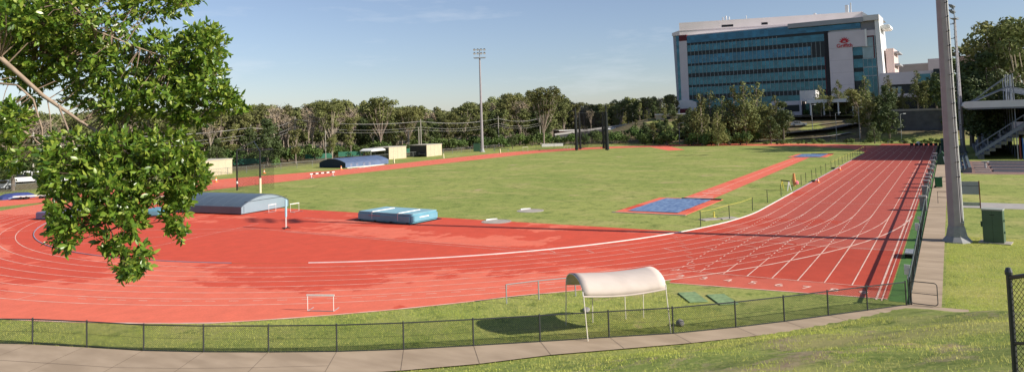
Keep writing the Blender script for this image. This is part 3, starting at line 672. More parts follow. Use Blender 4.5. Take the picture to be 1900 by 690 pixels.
t = net_cage('hammer_cage', 'small discus net cage with two dark posts left of the back straight', [P1, P2], [(P1, P2), (P2, P3), (P3, P4), (P4, P1)], 5.4, pitch=.45, wire=.007, pr=.11)
O = Vector(t.location); b = MB(); e_ = G(468, 352)-O
b.tube([Vector((0, 0, 5.4)), Vector(((G(475, 350)-O).x, (G(475, 350)-O).y, 6.6))], .06, 5); b.tube([P2-O+Vector((0, 0, 5.4)), P4-O+Vector((0, 0, 6.4))], .05, 5); b.build('boom', black, t)
b = MB(); b.tube([P2-O+Vector((0, 0, .0)), P2-O+Vector((0, 0, 1.9))], .15, 8); b.build('post_padding', mat('cream padding', (.72, .62, .42), .7), t)
b = MB(); b.tube([Vector((0, 0, .9)), Vector((0, 0, 1.2))], .13, 8); b.build('white_band', white, t)
# far throwing cage
Q = [G(1070, 279), G(1077, 277), G(1120, 276), G(1127, 279), G(1092, 273), G(1141, 275), G(1086, 276)]
t = net_cage('throwing_cage', 'tall black throwing cage with gathered nets near the far bend', [Q[0], Q[1], Q[2], Q[3]], [(Q[0], Q[1]), (Q[1], Q[4]), (Q[4], Q[2]), (Q[2], Q[3])], 9.6, pitch=.55, wire=.016, gather=[(Q[0]+Vector((0, 0, 0)), .42), (Q[3], .5), (Q[1], .32), (Q[2], .3)], pr=.14)
for q_ in (Q[0], Q[3]): b = MB(); b.tube([q_-Vector(t.location)+Vector((0, 0, 9)), q_-Vector(t.location)+Vector((0, 0, 11))], .16, 8); b.build('mast', black, t)

# ================================================================== FLOODLIGHT MASTS
lampd = mat('floodlight housing', (.09, .1, .11), .4, .2, 6); glass_l = mat('floodlight glass', (.6, .63, .66), .15, spec=.6)
def floodlight(label, loc, H, r0_, r1_, ladder=True, rungs=True, face=0.0, group='floodlight masts'):
    t = thing('floodlight_mast', label, 'floodlight', loc, face, None)
    n_ = 12; b = MB(); b.tube([(0, 0, .25), (0, 0, H*.5), (0, 0, H)], [r0_, (r0_*1.05+r1_)/2, r1_], 8); b.build('pole', polegrey, t, smooth=False)
    b = MB(); b.lathe([(r0_*1.9, 0), (r0_*1.85, .06), (r0_*1.3, .35), (r0_*1.02, .95)], n=10); b.build('base_flange', mat('shaded base steel', (.30, .30, .30), .6, .15, 4), t)
    if rungs:
        z = 4.0; k = 0
        while z < H-1:
            b = MB()
            s = 1 if k % 2 else -1; rr_ = r0_+(r1_-r0_)*z/H; 
            b.tube([(rr_*.7, s*rr_*.4, z), (rr_+.16, s*.22, z)], .022, 5); b.tube([(rr_+.16, s*.22, z), (rr_+.16, s*.22, z+.07)], .03, 5); z += .45; k += 1; b.build('climbing_peg', black, t)
        b = MB(); b.box(r0_*.78, -.11, 1.2, r0_*.78+.16, .11, 1.2+.01); 
        b.tube([(r0_+.03, 0, 1.3), (r1_+.03, 0, H-1)], .045, 6); b.build('cable_duct', white, t)
    b = MB()
    b.box(-1.5, -.45, H-.12, 1.5, .45, H-.04); b.tube([(-1.7, -.45, H+.1), (1.7, -.45, H+.1)], .05, 5); b.tube([(-1.7, .45, H+.1), (1.7, .45, H+.1)], .05, 5)
    b.tube([(-1.5, 0, H+1.3), (1.5, 0, H+1.3)], .05, 5); b.tube([(-1.5, 0, H+2.3), (1.5, 0, H+2.3)], .05, 5); b.tube([(0, 0, H), (0, 0, H+2.35)], .09, 6)
    b.build('head_frame', galv, t)
    for z in (1.3, 2.3):
        for x_ in (-1.35, -.45, .45, 1.35):
            b = MB(); b.tube([(x_, -.05, H+z), (x_, -.3, H+z-.08), (x_, -.42, H+z-.14)], [.12, .3, .34], 10); f_ = b.build('floodlight', lampd, t)
            b = MB(); b.tube([(x_, -.421, H+z-.141), (x_, -.44, H+z-.147)], [.31, .31], 10); b.build('lens', glass_l, f_)
    return t
floodlight('tall pale floodlight mast standing far off beyond the back straight', G(895, 282), 25.2, .42, .2, rungs=False, face=R(-60))
floodlight('nearest huge grey floodlight mast with climbing pegs beside the side path', G(1776, 448), 27, .44, .22, face=R(236))
floodlight('farther slim floodlight mast behind the near one by the grandstand', Vector((86.8, -52.2, 0)), 24, .42, .18, face=R(170))

# ================================================================== RIGHT SIDE FURNITURE
t = thing('electrical_cabinet', 'dark green electrical cabinet on the grass right of the nearest mast', 'cabinet', (G(1827, 451)+G(1866, 453))/2+Vector((.35, 0, 0)), line_rz(G(1827, 450), G(1866, 453)))
w = (G(1827, 451)-G(1866, 453)).length/2
b = MB(); b.box(-w-.25, -.55, 0, w+.35, .55, .06); b.build('plinth', conc2, t)
cabm = mat('grey green cabinet paint', (.075, .125, .085), .45, .15, 1.5); b = MB(); b.box(-w, -.38, .06, w, .38, 1.98); b.build('body', cabm, t, bevel=.015)
b = MB(); b.box(-.006, -.386, .12, .006, -.3805, 1.92); b.build('door_seam', black, t)
b = MB(); b.box(-w-.03, -.41, 1.98, w+.03, .41, 2.06); b.build('lid', mat('grey lid', (.32, .34, .30), .6), t)
b = MB(); b.box(-.13, -.389, 1.7, .13, -.381, 1.74); b.build('vent_slot', black, t)
for z in (.6, 1.3): b = MB(); b.box(w, -.1, z, w+.05, .1, z+.12); b.build('latch', green_dk, t)
b = MB(); b.box(-w-.12, -.15, .95, -w, .12, 1.25); b.build('side_box', green_dk, t)
# notice board
t = thing('notice_board', 'grey notice board on red brown posts behind the nearest mast', 'notice board', (6.3, -51.6, 0), R(-90+4))
redp = mat('red brown post', (.20, .045, .035), .5, .1, 4)
for x_ in (-.75, .75): b = MB(); b.box(x_-.035, -.035, 0, x_+.035, .035, 2.2); b.build('post', redp, t)
b = MB(); b.box(-.71, -.02, 1.1, .71, .02, 2.15); b.build('panel', mat('grey panel', (.33, .34, .37), .5, .1, 2), t)
b = MB(); b.box(-.715, -.028, 1.78, .715, -.0205, 1.82); b.build('panel_stripe', mat('dark stripe', (.1, .1, .12), .6), t)
b = MB(); b.box(-.71, -.015, .18, .71, .015, .45); b.build('lower_rail', galv, t)
# bins
def make_bin(label, loc, rz=0):
    t = thing('wheelie_bin', label, 'bin', loc, rz)
    b = MB(); b.prism([(-.27, .08), (.27, .08), (.32, .98), (-.32, .98)], 1, -.33, .33); b.build('bin_body', mat('green bin plastic', (.02, .13, .05), .45, .1, 3), t, bevel=.02)
    b = MB(); b.box(-.35, -.38, .98, .35, .36, 1.06); b.build('lid', mat('dark bin lid', (.03, .08, .04), .45), t, bevel=.02)
    for s in (-1, 1): b = MB(); b.tube([(s*.25, .33, .1), (s*.31, .33, .1)], .1, 10); b.build('wheel', black, t)
    return t
make_bin('green wheelie bin against the side fence beyond the nearest mast', (22.2, -49.25, .05))
# path barriers (tube rails)
for xx_, l in ((23.6, 'dark tube barrier across the side path just behind the green bin'), (8.5, 'dark tube barrier across the side path nearest the notice board')):
    t = thing('path_barrier', l, 'barrier', (xx_, -49.35, .05))
    b = MB(); b.tube([(0, 0, 0), (0, 0, 1.0), (0, -.9, 1.0), (0, -.9, 0)], .028, 6); b.build('tube_frame', rail_m, t)
    b = MB(); b.tube([(0, 0, .5), (0, -.9, .5)], .02, 6); b.build('cross_bar', rail_m, t)
# boxes and boards hanging on the side fence
def fence_box(label, loc, s, kind):
    t = thing('lane_judge_box' if kind else 'signal_box', label, 'fence box', loc, 0); t.scale = (s,)*3
    b = MB(); b.prism([(-.28, .0), (.28, .0), (.34, .95), (-.34, .95)], 1, -.3, .12); b.build('grey_panel', mat('grey board', (.25, .26, .27), .6, .2, 3), t)
    b = MB(); b.prism([(-.40, 1.0), (.4, .78), (.4, .9), (-.40, 1.12)], 1, -.34, .18); b.build('white_top', white, t, bevel=.01)
    if kind == 2: b = MB(); b.prism([(-.40, .84), (.4, .62), (.4, .68), (-.40, .9)], 1, -.345, .185); b.build('red_band', mat('red stripe', (.5, .05, .06), .5), t)
    return t
fence_box('grey box with sloping white top hung on the side fence, nearest the notice board', (3.6, -48.3, 0), 1.15, 1)
for k, (x_, kd) in enumerate(((12.5, 1), (18.5, 2), (22.5, 2), (26.5, 2), (34, 2), (41, 1), (49, 1), (58, 1), (66, 1))):
    fence_box(['small white topped box on the side fence before the first red striped one', 'red and white topped box on the side fence level with the green bin, nearest', 'red and white topped box on the side fence level with the green bin, middle', 'red and white topped box on the side fence level with the green bin, farthest', 'single red and white topped box on the side fence beyond the group of three', 'white topped box on the side fence, first of the four beyond the red ones', 'white topped box on the side fence, second of the four beyond the red ones', 'white topped box on the side fence, third beyond the red ones at the shade edge', 'white topped box on the side fence, last one inside the grandstand shade'][k], (x_, -48.2, 0), 1.1, kd)
for k, (x_, y_) in enumerate(((-12.3, -48.55), (-7.2, -48.5), (-25.8, -48.62))):
    t = thing('sign_plate', ['white plate on a short grey post by the side fence in the mast shadow', 'tiny white plate on a thin post by the side fence past the mast shadow', 'narrow white plate at the gate end of the side fence'][k], 'plate', (x_, y_, 0))
    b = MB(); b.tube([(0, 0, 0), (0, 0, .9)], .03, 6); b.build('post', galv, t)
    b = MB(); b.box(-.03, -.12, .75, .03, .12, 1.2 if k != 1 else .95); b.build('plate', white, t, bevel=.01)
t = thing('starting_block_stack', 'grey trolley frame on the green strip beside the side fence', 'trolley', (-17.2, -48.35, 0))
b = MB(); b.box(-.7, -.25, .25, .7, .25, .32); b.build('deck', galv, t)
for s in (-.5, .5): b = MB(); b.tube([(s, -.25, .12), (s, .25, .12)], .1, 8); b.build('wheel', black, t)
t2 = thing('pavilion_tent', 'small dark green tent with white side at the far end of the side path', 'tent', (57, -49.3, 0))
b = MB(); b.prism([(-.7, 0), (.7, 0), (.55, 1.2), (0, 1.9), (-.55, 1.2)], 0, -1.2, 1.2); b.build('tent_body', green_dk, t2)
b = MB(); b.prism([(-.75, 0), (-.3, 0), (-.1, 1.2), (-.7, 1.3)], 0, -1.28, -1.21); b.build('white_flap', white, t2)
b = MB(); b.box(-4, -.9, 0, 4, .9, 2.3); b.box(-4.1, -1, 2.3, 4.1, 1, 2.42); o = b.build('equipment_shed', mat('dark green shed', (.03, .08, .06), .6, .2, 2)); o.location = (88, -49.8, 0); tag(o, 'dark green shed at the far end of the side path in the shade', 'shed')
# ================================================================== FAR EQUIPMENT, SHEDS
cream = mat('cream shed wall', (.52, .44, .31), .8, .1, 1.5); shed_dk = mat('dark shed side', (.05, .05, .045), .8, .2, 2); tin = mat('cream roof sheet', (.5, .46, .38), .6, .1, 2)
def shed(label, p, q, H, depth, open_left=False):
    t = thing('storage_shed', label, 'shed', p, line_rz(p, q)); w = (q-p).length
    b = MB(); b.box(0, 0, 0, w, depth, H); b.build('wall', cream, t)
    b = MB(); b.box(-.1, -.1, H, w+.1, depth+.1, H+.12); b.build('roof', tin, t)
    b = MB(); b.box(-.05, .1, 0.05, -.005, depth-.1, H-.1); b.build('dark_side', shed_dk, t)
    for k in range(1, 4): b = MB(); b.box(w*k/4-.02, -.03, 0, w*k/4+.02, -.002, H); b.build('wall_joint', tin, t)
    return t
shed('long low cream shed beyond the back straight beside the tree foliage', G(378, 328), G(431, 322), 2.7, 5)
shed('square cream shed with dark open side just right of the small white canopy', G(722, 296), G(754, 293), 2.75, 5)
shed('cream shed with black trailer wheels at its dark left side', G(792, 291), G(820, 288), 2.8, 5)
t = thing('trailer', 'black wheeled trailer parked against the dark side of the second cream shed', 'trailer', G(784, 291), .5)
b = MB(); b.box(-1.4, -.7, .55, 1.4, .7, .75); b.build('bed', black, t)
for s in (-.5, .5):
    for y in (-.75, .75): b = MB(); b.tube([(s, y-.1, .5), (s, y+.1, .5)], .5, 12); b.build('wheel', black, t)
p, q = G(688, 299), G(715, 296)
t = thing('gazebo', 'small white roofed canopy on thin posts left of the square cream shed', 'canopy', (p+q)/2, line_rz(p, q)); w = (q-p).length/2
b = MB(); b.prism([(-w, 2.15), (w, 2.15), (w, 2.35), (w*.55, 2.75), (-w*.55, 2.75), (-w, 2.35)], 1, -.2, 3.0); b.build('white_roof', white, t)
for x_ in (-w+.1, w-.1):
    for y in (0, 2.8): b = MB(); b.tube([(x_, y, 0), (x_, y, 2.2)], .05, 6); b.build('post', galv, t)
# perimeter fence behind the back straight
bf = [(-30, 68), (-18, 66.2), (-6, 64.6)]+[(4+i*4.0, 61.6-i*.02) for i in range(28)]
def bft(i, x_, y_): return (x_, y_)
fence('chain_link_fence', 'low grey wire fence running behind the back straight in front of the sheds', bf, 1.25, pitch=.45, w=.012, rail=.03, post=.045, rm=mat('grey fence pipe', (.22, .23, .22), .5, .2, 3), mm=mat('grey wire', (.16, .17, .16), .6), bottom=False)
tf = [(136*1.0-.0, y) for y in ()]
ff_ = [(ST+58*math.cos(R(a)), 56*math.sin(R(a))) for a in range(62, -44, -6)]
fence('chain_link_fence', 'low dark wire fence curving behind the far bend of the track', ff_, 1.1, pitch=.6, w=.012, rail=.03, post=.045, rm=rail_m, bottom=False)
# hurdles etc near the far bend
hb = make_hurdle('white hurdle near the far end of the back straight, left of the black cage', G(975, 281), R(-55), W=1.4, H=1.2, base=.8)
for k, (x_, y_) in enumerate(((1050, 277.5), (1056, 277), (1062, 276.5))): dup(hb, G(x_, y_), R(-50), ['pale hurdle at the left foot of the black cage, leftmost of three', 'pale hurdle at the left foot of the black cage, middle of three', 'pale hurdle at the left foot of the black cage, rightmost of three'][k], .75)
hs_ = make_hurdle('white steeple hurdle on grass at the shaded end of the home straight', G(1668, 270), R(-88), W=4.5, H=.95, striped=True)
b = MB(); b.lathe([(0, 0), (.35, .15), (.42, .5), (.3, .85), (0, 1.)], n=12); o = b.build('white_marker_ball', white, smooth=True); o.location = G(1704, 271); tag(o, 'round white marker on the grass at the shaded end of the home straight', 'marker')
t = thing('hurdle_stack', 'row of dark nested hurdles at the very end of the home straight', 'hurdles', G(1722, 275), R(-88))
for k in range(7): b = MB(); x_ = -2.8+k*.85; b.box(x_-.35, -.2, .5, x_+.25, .2, 1.0); b.tube([(x_-.3, 0, 0), (x_-.3, 0, .6)], .05, 4); b.build('nested_hurdle', black, t)
t = thing('seat_bench', 'green slatted bench on the grass left of the tall far mast', 'bench', G(930, 280), R(-60))
b = MB(); b.box(-2.2, -.4, .4, 2.2, .4, .5); b.build('seat', green_dk, t); b = MB(); b.box(-2, -.3, 0, -1.8, .3, .4); b.build('leg', galv, t); b = MB(); b.box(1.8, -.3, 0, 2, .3, .4); b.build('leg', galv, t)
b = MB(); b.box(-.9, -.5, 0, .9, .5, 2.1); b.box(-.95, -.55, 2.1, .95, .55, 2.2); o = b.build('switch_box', green_dk); o.location = G(885, 281); o.rotation_euler = (0, 0, R(-60)); tag(o, 'dark green switch box beside the foot of the tall far mast', 'box')
# trolley and blue cover at the far left
t = thing('hurdle_cart', 'low cart with black wheels and white rails at the far left track edge', 'cart', G(62, 369), R(-40))
b = MB(); b.box(-2.2, -.4, .35, 2.2, .4, .5); b.build('cart_bed', white, t)
for x_ in (-1.3, -.7, .9, 1.5): b = MB(); b.tube([(x_, -.4, .22), (x_, .4, .22)], .22, 10); b.build('wheel', black, t)
b = MB(); b.lathe([(1.9, 0), (1.8, .4), (1.2, .75), (0, .85)], n=12); o = b.build('covered_pile', mat('dark blue cloth', (.05, .07, .22), .7, .3, 3, bump=.3)); o.location = G(30, 368); o.scale = (1.2, .8, .9); tag(o, 'low dark blue covered heap on the grass at the far left edge', 'heap')
b = MB(); b.tube([(-2.6, 0, .15), (2.6, 0, .15)], .13, 6); o = b.build('rolled_tarp', mat('pale blue roll', (.3, .38, .55), .6, .1, 2)); o.location = G(5, 371); o.rotation_euler = (0, 0, R(-50)); tag(o, 'long pale blue roll lying on grass left of the dark heap', 'roll')
p = G(222, 398); t = thing('crash_mat', 'grey blue pole vault mat mostly hidden behind the hanging leaves', 'mat', G(110, 404), .2)
b = MB(); b.box(-1.6, -1.2, .05, 1.6, 1.2, .75); b.build('foam_block', mat('slate mat', (.2, .22, .36), .6, .1, 2), t, bevel=.08); b = MB(); b.box(-1.7, -1.3, 0, 1.7, 1.3, .06); b.build('base', black, t)
t = thing('crash_mat', 'pale blue landing mat glimpsed low between the hanging leaves', 'mat', G(292, 398), .5)
b = MB(); b.box(-1.5, -1., .05, 1.5, 1., .6); b.build('foam_block', blue_dk, t, bevel=.08); b = MB(); b.box(-1.6, -1.1, 0, 1.6, 1.1, .06); b.build('base', black, t)

# ================================================================== VEHICLES
glass_dk = mat('vehicle glass', (.02, .025, .03), .1, spec=.8)
def vehicle(name, label, loc, rz, body_col, L=4.8, W=1.9, H=2.1, van=True):
    t = thing(name, label, 'van' if van else 'car', loc, rz); m = mat('paint %.2f %.2f %.2f' % body_col, body_col, .3, spec=.5)
    if van: prof = [(-L/2, .35), (L/2, .35), (L/2, .95), (L/2-.35, 1.1), (L/2-1.15, H-.1), (L/2-1.5, H), (-L/2+.1, H), (-L/2, H-.15)]
    else: prof = [(-L/2, .3), (L/2, .3), (L/2, .75), (L/2-.15, .85), (L/2-1.2, .95), (L/2-1.9, H-.03), (L/2-2.3, H), (-L/2+1.0, H), (-L/2+.2, 1.0), (-L/2, .9)]
    b = MB(); b.prism(prof, 1, -W/2, W/2); b.build('body', m, t, bevel=.03)
    wz0, wz1 = (1.15, H-.25) if van else (.95, H-.08)
    xs_ = [(-L/2+.35, -L/2+1.5), (-L/2+1.6, -L/2+2.7), (-L/2+2.8, L/2-1.35)] if van else [(-L/2+.95, -.1), (0, L/2-1.95)]
    for s in (-1, 1):
        for a, c in xs_: b = MB(); b.prism([(a, wz0), (c+(.2 if c > 0 else 0), wz0), (c, wz1), (a, wz1)], 1, s*(W/2+.002), s*(W/2+.012)); b.build('side_window', glass_dk, t)
        for x_ in (-L/2+.85, L/2-.85):
            b = MB(); b.tube([(x_, s*(W/2-.18), .33), (x_, s*(W/2+.02), .33)], .33, 14); wh = b.build('wheel', black, t)
            b = MB(); b.tube([(x_, s*(W/2+.021), .33), (x_, s*(W/2+.03), .33)], .19, 10); b.build('rim', galv, wh)
        b = MB(); b.box(L/2-.02, s*W*.36-.14, .68, L/2+.02, s*W*.36+.14, .84); b.build('headlight', glass_l, t)
    b = MB()
    if van: b.quad((L/2-.37, -W/2+.12, 1.14), (L/2-.37, W/2-.12, 1.14), (L/2-1.13, W/2-.2, H-.14), (L/2-1.13, -W/2+.2, H-.14))
    else: b.quad((L/2-1.2, -W/2+.12, 1.0), (L/2-1.2, W/2-.12, 1.0), (L/2-1.88, W/2-.2, H-.02), (L/2-1.88, -W/2+.2, H-.02))
    ws = b.build('windscreen', glass_dk, t); ws.location = (.012, 0, .012)
    return t
vehicle('parked_van', 'white minibus parked beyond the far left fence under the trees', D(47, 347, 150)*1+Vector((0, 0, -D(47, 347, 150).z)), R(150), (.8, .8, .8), L=5.2)
vehicle('parked_car', 'white car parked beside the minibus, mostly behind leaves', G(128, 341), R(150), (.75, .75, .76), L=4.4, H=1.45, van=False)
vehicle('parked_car', 'silver car at the left frame edge behind the pale trunks', G(-4, 352), R(150), (.5, .52, .55), L=4.4, H=1.45, van=False)
# ================================================================== FAR ROAD, KERBS
def ribbon(name, pts, w, m, dz=.03, kind=True):
    b = MB(); P = [Vector((p[0], p[1], 0)) for p in pts]; Q = []
    # densify
    for a, c in zip(P[:-1], P[1:]):
        n_ = max(1, int((c-a).length/1.5))
        for i in range(n_): Q.append(a.lerp(c, i/n_))
    Q.append(P[-1])
    for i, p in enumerate(Q):
        d = (Q[min(i+1, len(Q)-1)]-Q[max(i-1, 0)]).normalized(); s = Vector((-d.y, d.x, 0))*w/2
        zz = max(hz(p+s), hz(p-s), hz(p))+dz
        b.v += [(p.x-s.x, p.y-s.y, zz), (p.x+s.x, p.y+s.y, zz)]
    for i in range(len(Q)-1): b.f.append((2*i, 2*i+1, 2*i+3, 2*i+2))
    return b.build(name, m, fix=False)
pale = mat('pale kerb concrete', (.46, .42, .38), .9, .1, .6)
struct(ribbon('road', [(150, 22), (149, 6), (150, -8), (154, -20), (162, -30), (168, -28), (168, -12), (172, 0), (176, 12)], 5.5, asphalt, .06))
struct(ribbon('footpath', [(143.5, 16), (143, 4), (143.5, -8), (147, -20), (152, -27)], 1.6, pale, .09))
struct(ribbon('footpath', [(160.5, -6), (159.5, -16), (163, -24)], 1.0, pale, .16))
struct(ribbon('footpath', [(170.8, -4), (171.5, -14), (172, -24)], .9, pale, .16))
# ================================================================== MAIN BUILDING
wallw = mat('pale concrete panel', (.60, .55, .57), .7, .08, .25); wallp = mat('white cladding', (.62, .60, .58), .6, .06, .2); parap = mat('pinkish grey roof cladding', (.80, .72, .69), .7, .06, .3)
gl_a = mat('teal curtain glass', (.028, .14, .19), .16, .25, .35, spec=.9, metal=.5); gl_b = mat('blue teal glass', (.02, .12, .19), .14, .2, .3, spec=.9, metal=.5); gl_d = mat('dark spandrel glass', (.008, .016, .022), .35, .2, .3, spec=.4)
for gm_ in (gl_a, gl_b):
    n = gm_.node_tree; bs_ = n.nodes['Principled BSDF']; tcg = n.nodes.new('ShaderNodeTexCoord'); sn = n.nodes.new('ShaderNodeVectorMath'); sn.operation = 'SNAP'; sn.inputs[1].default_value = (1.374, 50, 1.35); of = n.nodes.new('ShaderNodeVectorMath'); of.inputs[1].default_value = (.07, 7, .2)
    wn = n.nodes.new('ShaderNodeTexWhiteNoise'); mr_ = n.nodes.new('ShaderNodeMapRange'); mr_.inputs['To Min'].default_value = .78; mr_.inputs['To Max'].default_value = 1.2; vs = n.nodes.new('ShaderNodeVectorMath'); vs.operation = 'SCALE'
    src_ = bs_.inputs['Base Color'].links[0].from_socket; n.links.new(tcg.outputs['Object'], of.inputs[0]); n.links.new(of.outputs[0], sn.inputs[0]); n.links.new(sn.outputs[0], wn.inputs['Vector']); n.links.new(wn.outputs['Value'], mr_.inputs['Value']); n.links.new(src_, vs.inputs[0]); n.links.new(mr_.outputs[0], vs.inputs['Scale']); n.links.new(vs.outputs[0], bs_.inputs['Base Color'])
mull = mat('grey mullion', (.26, .31, .32), .5, spec=.5); maroon = mat('maroon panel', (.13, .018, .025), .6, .1, 1); dkcol = mat('black recess', (.012, .013, .018), .5)
BZ = 7.0
B = thing('glass_building', 'large glass fronted building with white parapet and red sign on the hill', 'building', (191.9, 31.55, BZ), R(-91.24))
def bb(name, m, *boxes, parent=None, bevel=0):
    b = MB()
    for x in boxes: b.box(x[0], x[2], x[4]-BZ, x[1], x[3], x[5]-BZ)
    return b.build(name, m, parent or B, bevel=bevel)
# coordinates: along facade 0..66, depth (0 = facade, + = back), absolute height
bb('core_wall', wallp, (1.2, 59, .5, 26, BZ-2, 37.0))
b = MB(); b.prism([(-1.3, -.1), (57.6, 19.5), (57.6, 27), (-1.3, 27)], 2, 37.4-BZ, 42.0-BZ); b.build('parapet', parap, B)
b = MB(); b.prism([(-1.35, -.25), (57.7, 19.35), (57.7, 19.6), (-1.35, 0)], 2, 39.0-BZ, 39.15-BZ); b.build('parapet_ledge', wallw, B)
bb('roof_deck', wallw, (1.25, 59, .45, 26, 37.0, 37.3))
bb('canopy_slab', mat('grey soffit band', (.33, .34, .36), .6, .08, .3), (37.0, 60.0, -1.6, 3, 36.2, 37.7))
bb('canopy_slab', wallp, (60.002, 64.5, -1.3, 12, 36.4, 38.1))
b = MB(); b.prism([(57.62, 38.1-BZ), (64.2, 38.1-BZ), (61, 39.2-BZ), (57.62, 41.9-BZ)], 1, 19, 26); b.build('sloped_parapet', white, B)
for a, c in ((13, 16.8), (26.0, 28.0)): b = MB(); ya = -.13+(a+1.3)*.3328; yc = -.13+(c+1.3)*.3328; b.prism([(a, ya), (c, yc), (c, yc+.1), (a, ya+.1)], 2, 39.5-BZ, 40.3-BZ); b.build('roof_vent', dkcol, B)
for x_, h, w in ((8.5, 3.2, .5), (9.7, 3.6, .5), (11, 3.2, .35), (17.6, 3, .2), (24, 1.1, .9), (26, 1, .6), (41.5, 1.3, .8), (43.3, .9, .6), (52, 3.0, 1.0), (53.6, 3.6, .4)):
    bb('roof_flue', white, (x_, x_+w, 21, 21+w, 41.9, 41.9+h*1.05), bevel=.02)
# curtain wall: floor bands
X0, X1 = 1.3, 48.0
zt = 36.9; rows = []
z = 36.9
bands = [(36.9, 34.3, 'b'), (34.3, 33.4, 'd'), (33.4, 31.1, 'a'), (31.1, 29.6, 'd'), (29.6, 26.7, 'a2'), (26.7, 25.8, 'd'), (25.8, 23.1, 'a'), (23.1, 21.6, 'd'), (21.6, 18.9, 'a'), (18.9, 18.0, 'd'), (18.0, 15.2, 'a'), (15.2, 13.6, 'd'), (13.6, 10.2, 'a'), (10.2, BZ, 'd')]
for zt_, zb_, k in bands:
    xe = 59.0 if k == 'b' else X1
    if k == 'a2':
        bb('window_band', gl_b, (X0, 43.6, 0, .3, zb_, zt_)); bb('spandrel', gl_d, (43.6, xe, .02, .3, zb_, zt_))
    elif k == 'd': bb('spandrel', gl_d, (X0, xe, .05, .3, zb_, zt_))
    else: bb('window_band', gl_b if k == 'b' else gl_a, (X0, xe, 0, .3, zb_, zt_))
n_m = 34
for i in range(n_m+1):
    x_ = X0+(X1-X0)*i/n_m
    long_ = i % 3 == 0
    bb('mullion', mull, (x_-.06, x_+.06, -.16, -.003, 13.6, 34.0 if x_ < 34 else 31))
bb('column', dkcol, (47.95, 49.3, -.2, .4, BZ, 34.2)); bb('maroon_edge', maroon, (47.75, 47.94, -.25, .3, 12, 26))
# white sign wall
bb('sign_wall', wallw, (49.32, 60.2, -.9, .3, 28.3, 33.6), (49.32, 56.3, -.9, .3, BZ, 28.299))
for z in (28.3, 24.3, 20.3, 16.3): bb('panel_joint', mat('joint grey', (.40, .37, .36), .8), (49.32, 56.3, -.915, -.901, z-.04, z+.04))
bb('fin', white, (60.2, 60.7, -1.0, .6, 28.2, 33.8))
for zt_, zb_, k in ((28.3, 25.6, 'a'), (25.6, 24.4, 'd'), (24.4, 21.6, 'a'), (21.6, 20.2, 'd'), (20.2, 17.4, 'a'), (17.4, BZ, 'd')): bb('window_band' if k == 'a' else 'spandrel', gl_a if k == 'a' else gl_d, (56.31, 59.2, 0, .3, zb_, zt_))
# corner glass box
paleglass = mat('pale reflective glass', (.22, .30, .32), .2, .2, .4, spec=.9, metal=.3)
bb('corner_glass', paleglass, (59.2, 63.0, -.2, 6, 24.4, 31.6)); bb('corner_glass', gl_a, (59.2, 63.0, -.2, 6, BZ, 24.399))
for z in (24.2, 21.4, 18.6, 28.0): bb('corner_band', mull, (59.1, 63.1, -.3, 6, z, z+.35))
for x_ in (59.2, 60.5, 61.8, 63.0): bb('corner_mullion', mull, (x_-.06, x_+.06, -.32, -.2, 12, 24.4))
bb('corner_frame', maroon, (62.4, 62.7, -.34, -.21, 24.4, 31.6), (59.2, 62.39, -.34, -.21, 31.2, 31.6))
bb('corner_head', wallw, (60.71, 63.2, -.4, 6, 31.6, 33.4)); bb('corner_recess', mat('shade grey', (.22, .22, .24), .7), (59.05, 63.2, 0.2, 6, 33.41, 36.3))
b = MB(); b.prism([(63.2, 36.3-BZ), (64.4, 36.3-BZ), (65.2, 10-BZ), (63.4, 10-BZ)], 1, -.8, 16); b.build('side_fin', white, B)
b = MB(); b.box(64.4, 2, 33.6-BZ, 67.2, 12, 35.0-BZ); b.build('side_canopy', white, B, bevel=.3)
bb('side_wing', mat('sunlit side cladding', (.62, .48, .44), .7), (65.2, 67.5, 6, 22, BZ, 27.5)); bb('side_balcony', galv, (67.5, 69, 7, 20, 12, 13), (67.5, 69, 7, 20, 17, 17.6), (67.5, 69, 7, 20, 22, 22.6), (67.5, 69, 7, 20, 26, 26.5))
# left end
bb('end_column', wallw, (-1.6, 1.29, -.2, 4, 10, 35.2)); bb('maroon_box', maroon, (-1.55, 1.28, -.22, 4, 35.21, 37.4))
b = MB(); b.prism([(-2.6, 8-BZ), (-1.62, 8-BZ), (-1.62, 37.3-BZ), (-2.7, 37.3-BZ)], 1, 0, 10); b.build('end_glass', gl_a, B)
b = MB(); b.prism([(-3.4, BZ-BZ), (-2.62, 0), (-2.72, 39-BZ), (-4.1, 38.6-BZ)], 1, .5, 18); b.build('end_wall', mat('grey blue end wall', (.36, .37, .42), .6), B)
b = MB(); b.prism([(-4.2, 37.4-BZ), (-1.31, 37.4-BZ), (-1.31, 39.2-BZ), (-4.2, 38.5-BZ)], 1, -.1, 18); b.build('end_parapet', parap, B)
b = MB(); b.prism([(-2.6, 0), (4.2, 0), (4.2, 5.6), (2, 6.4), (-1.5, 6.6), (-2.6, 6)], 1, -1.2, -.25); b.build('flared_base', wallp, B)
bb('red_door', maroon, (-2.0, 1.2, -1.26, -1.201, BZ, 10.4))
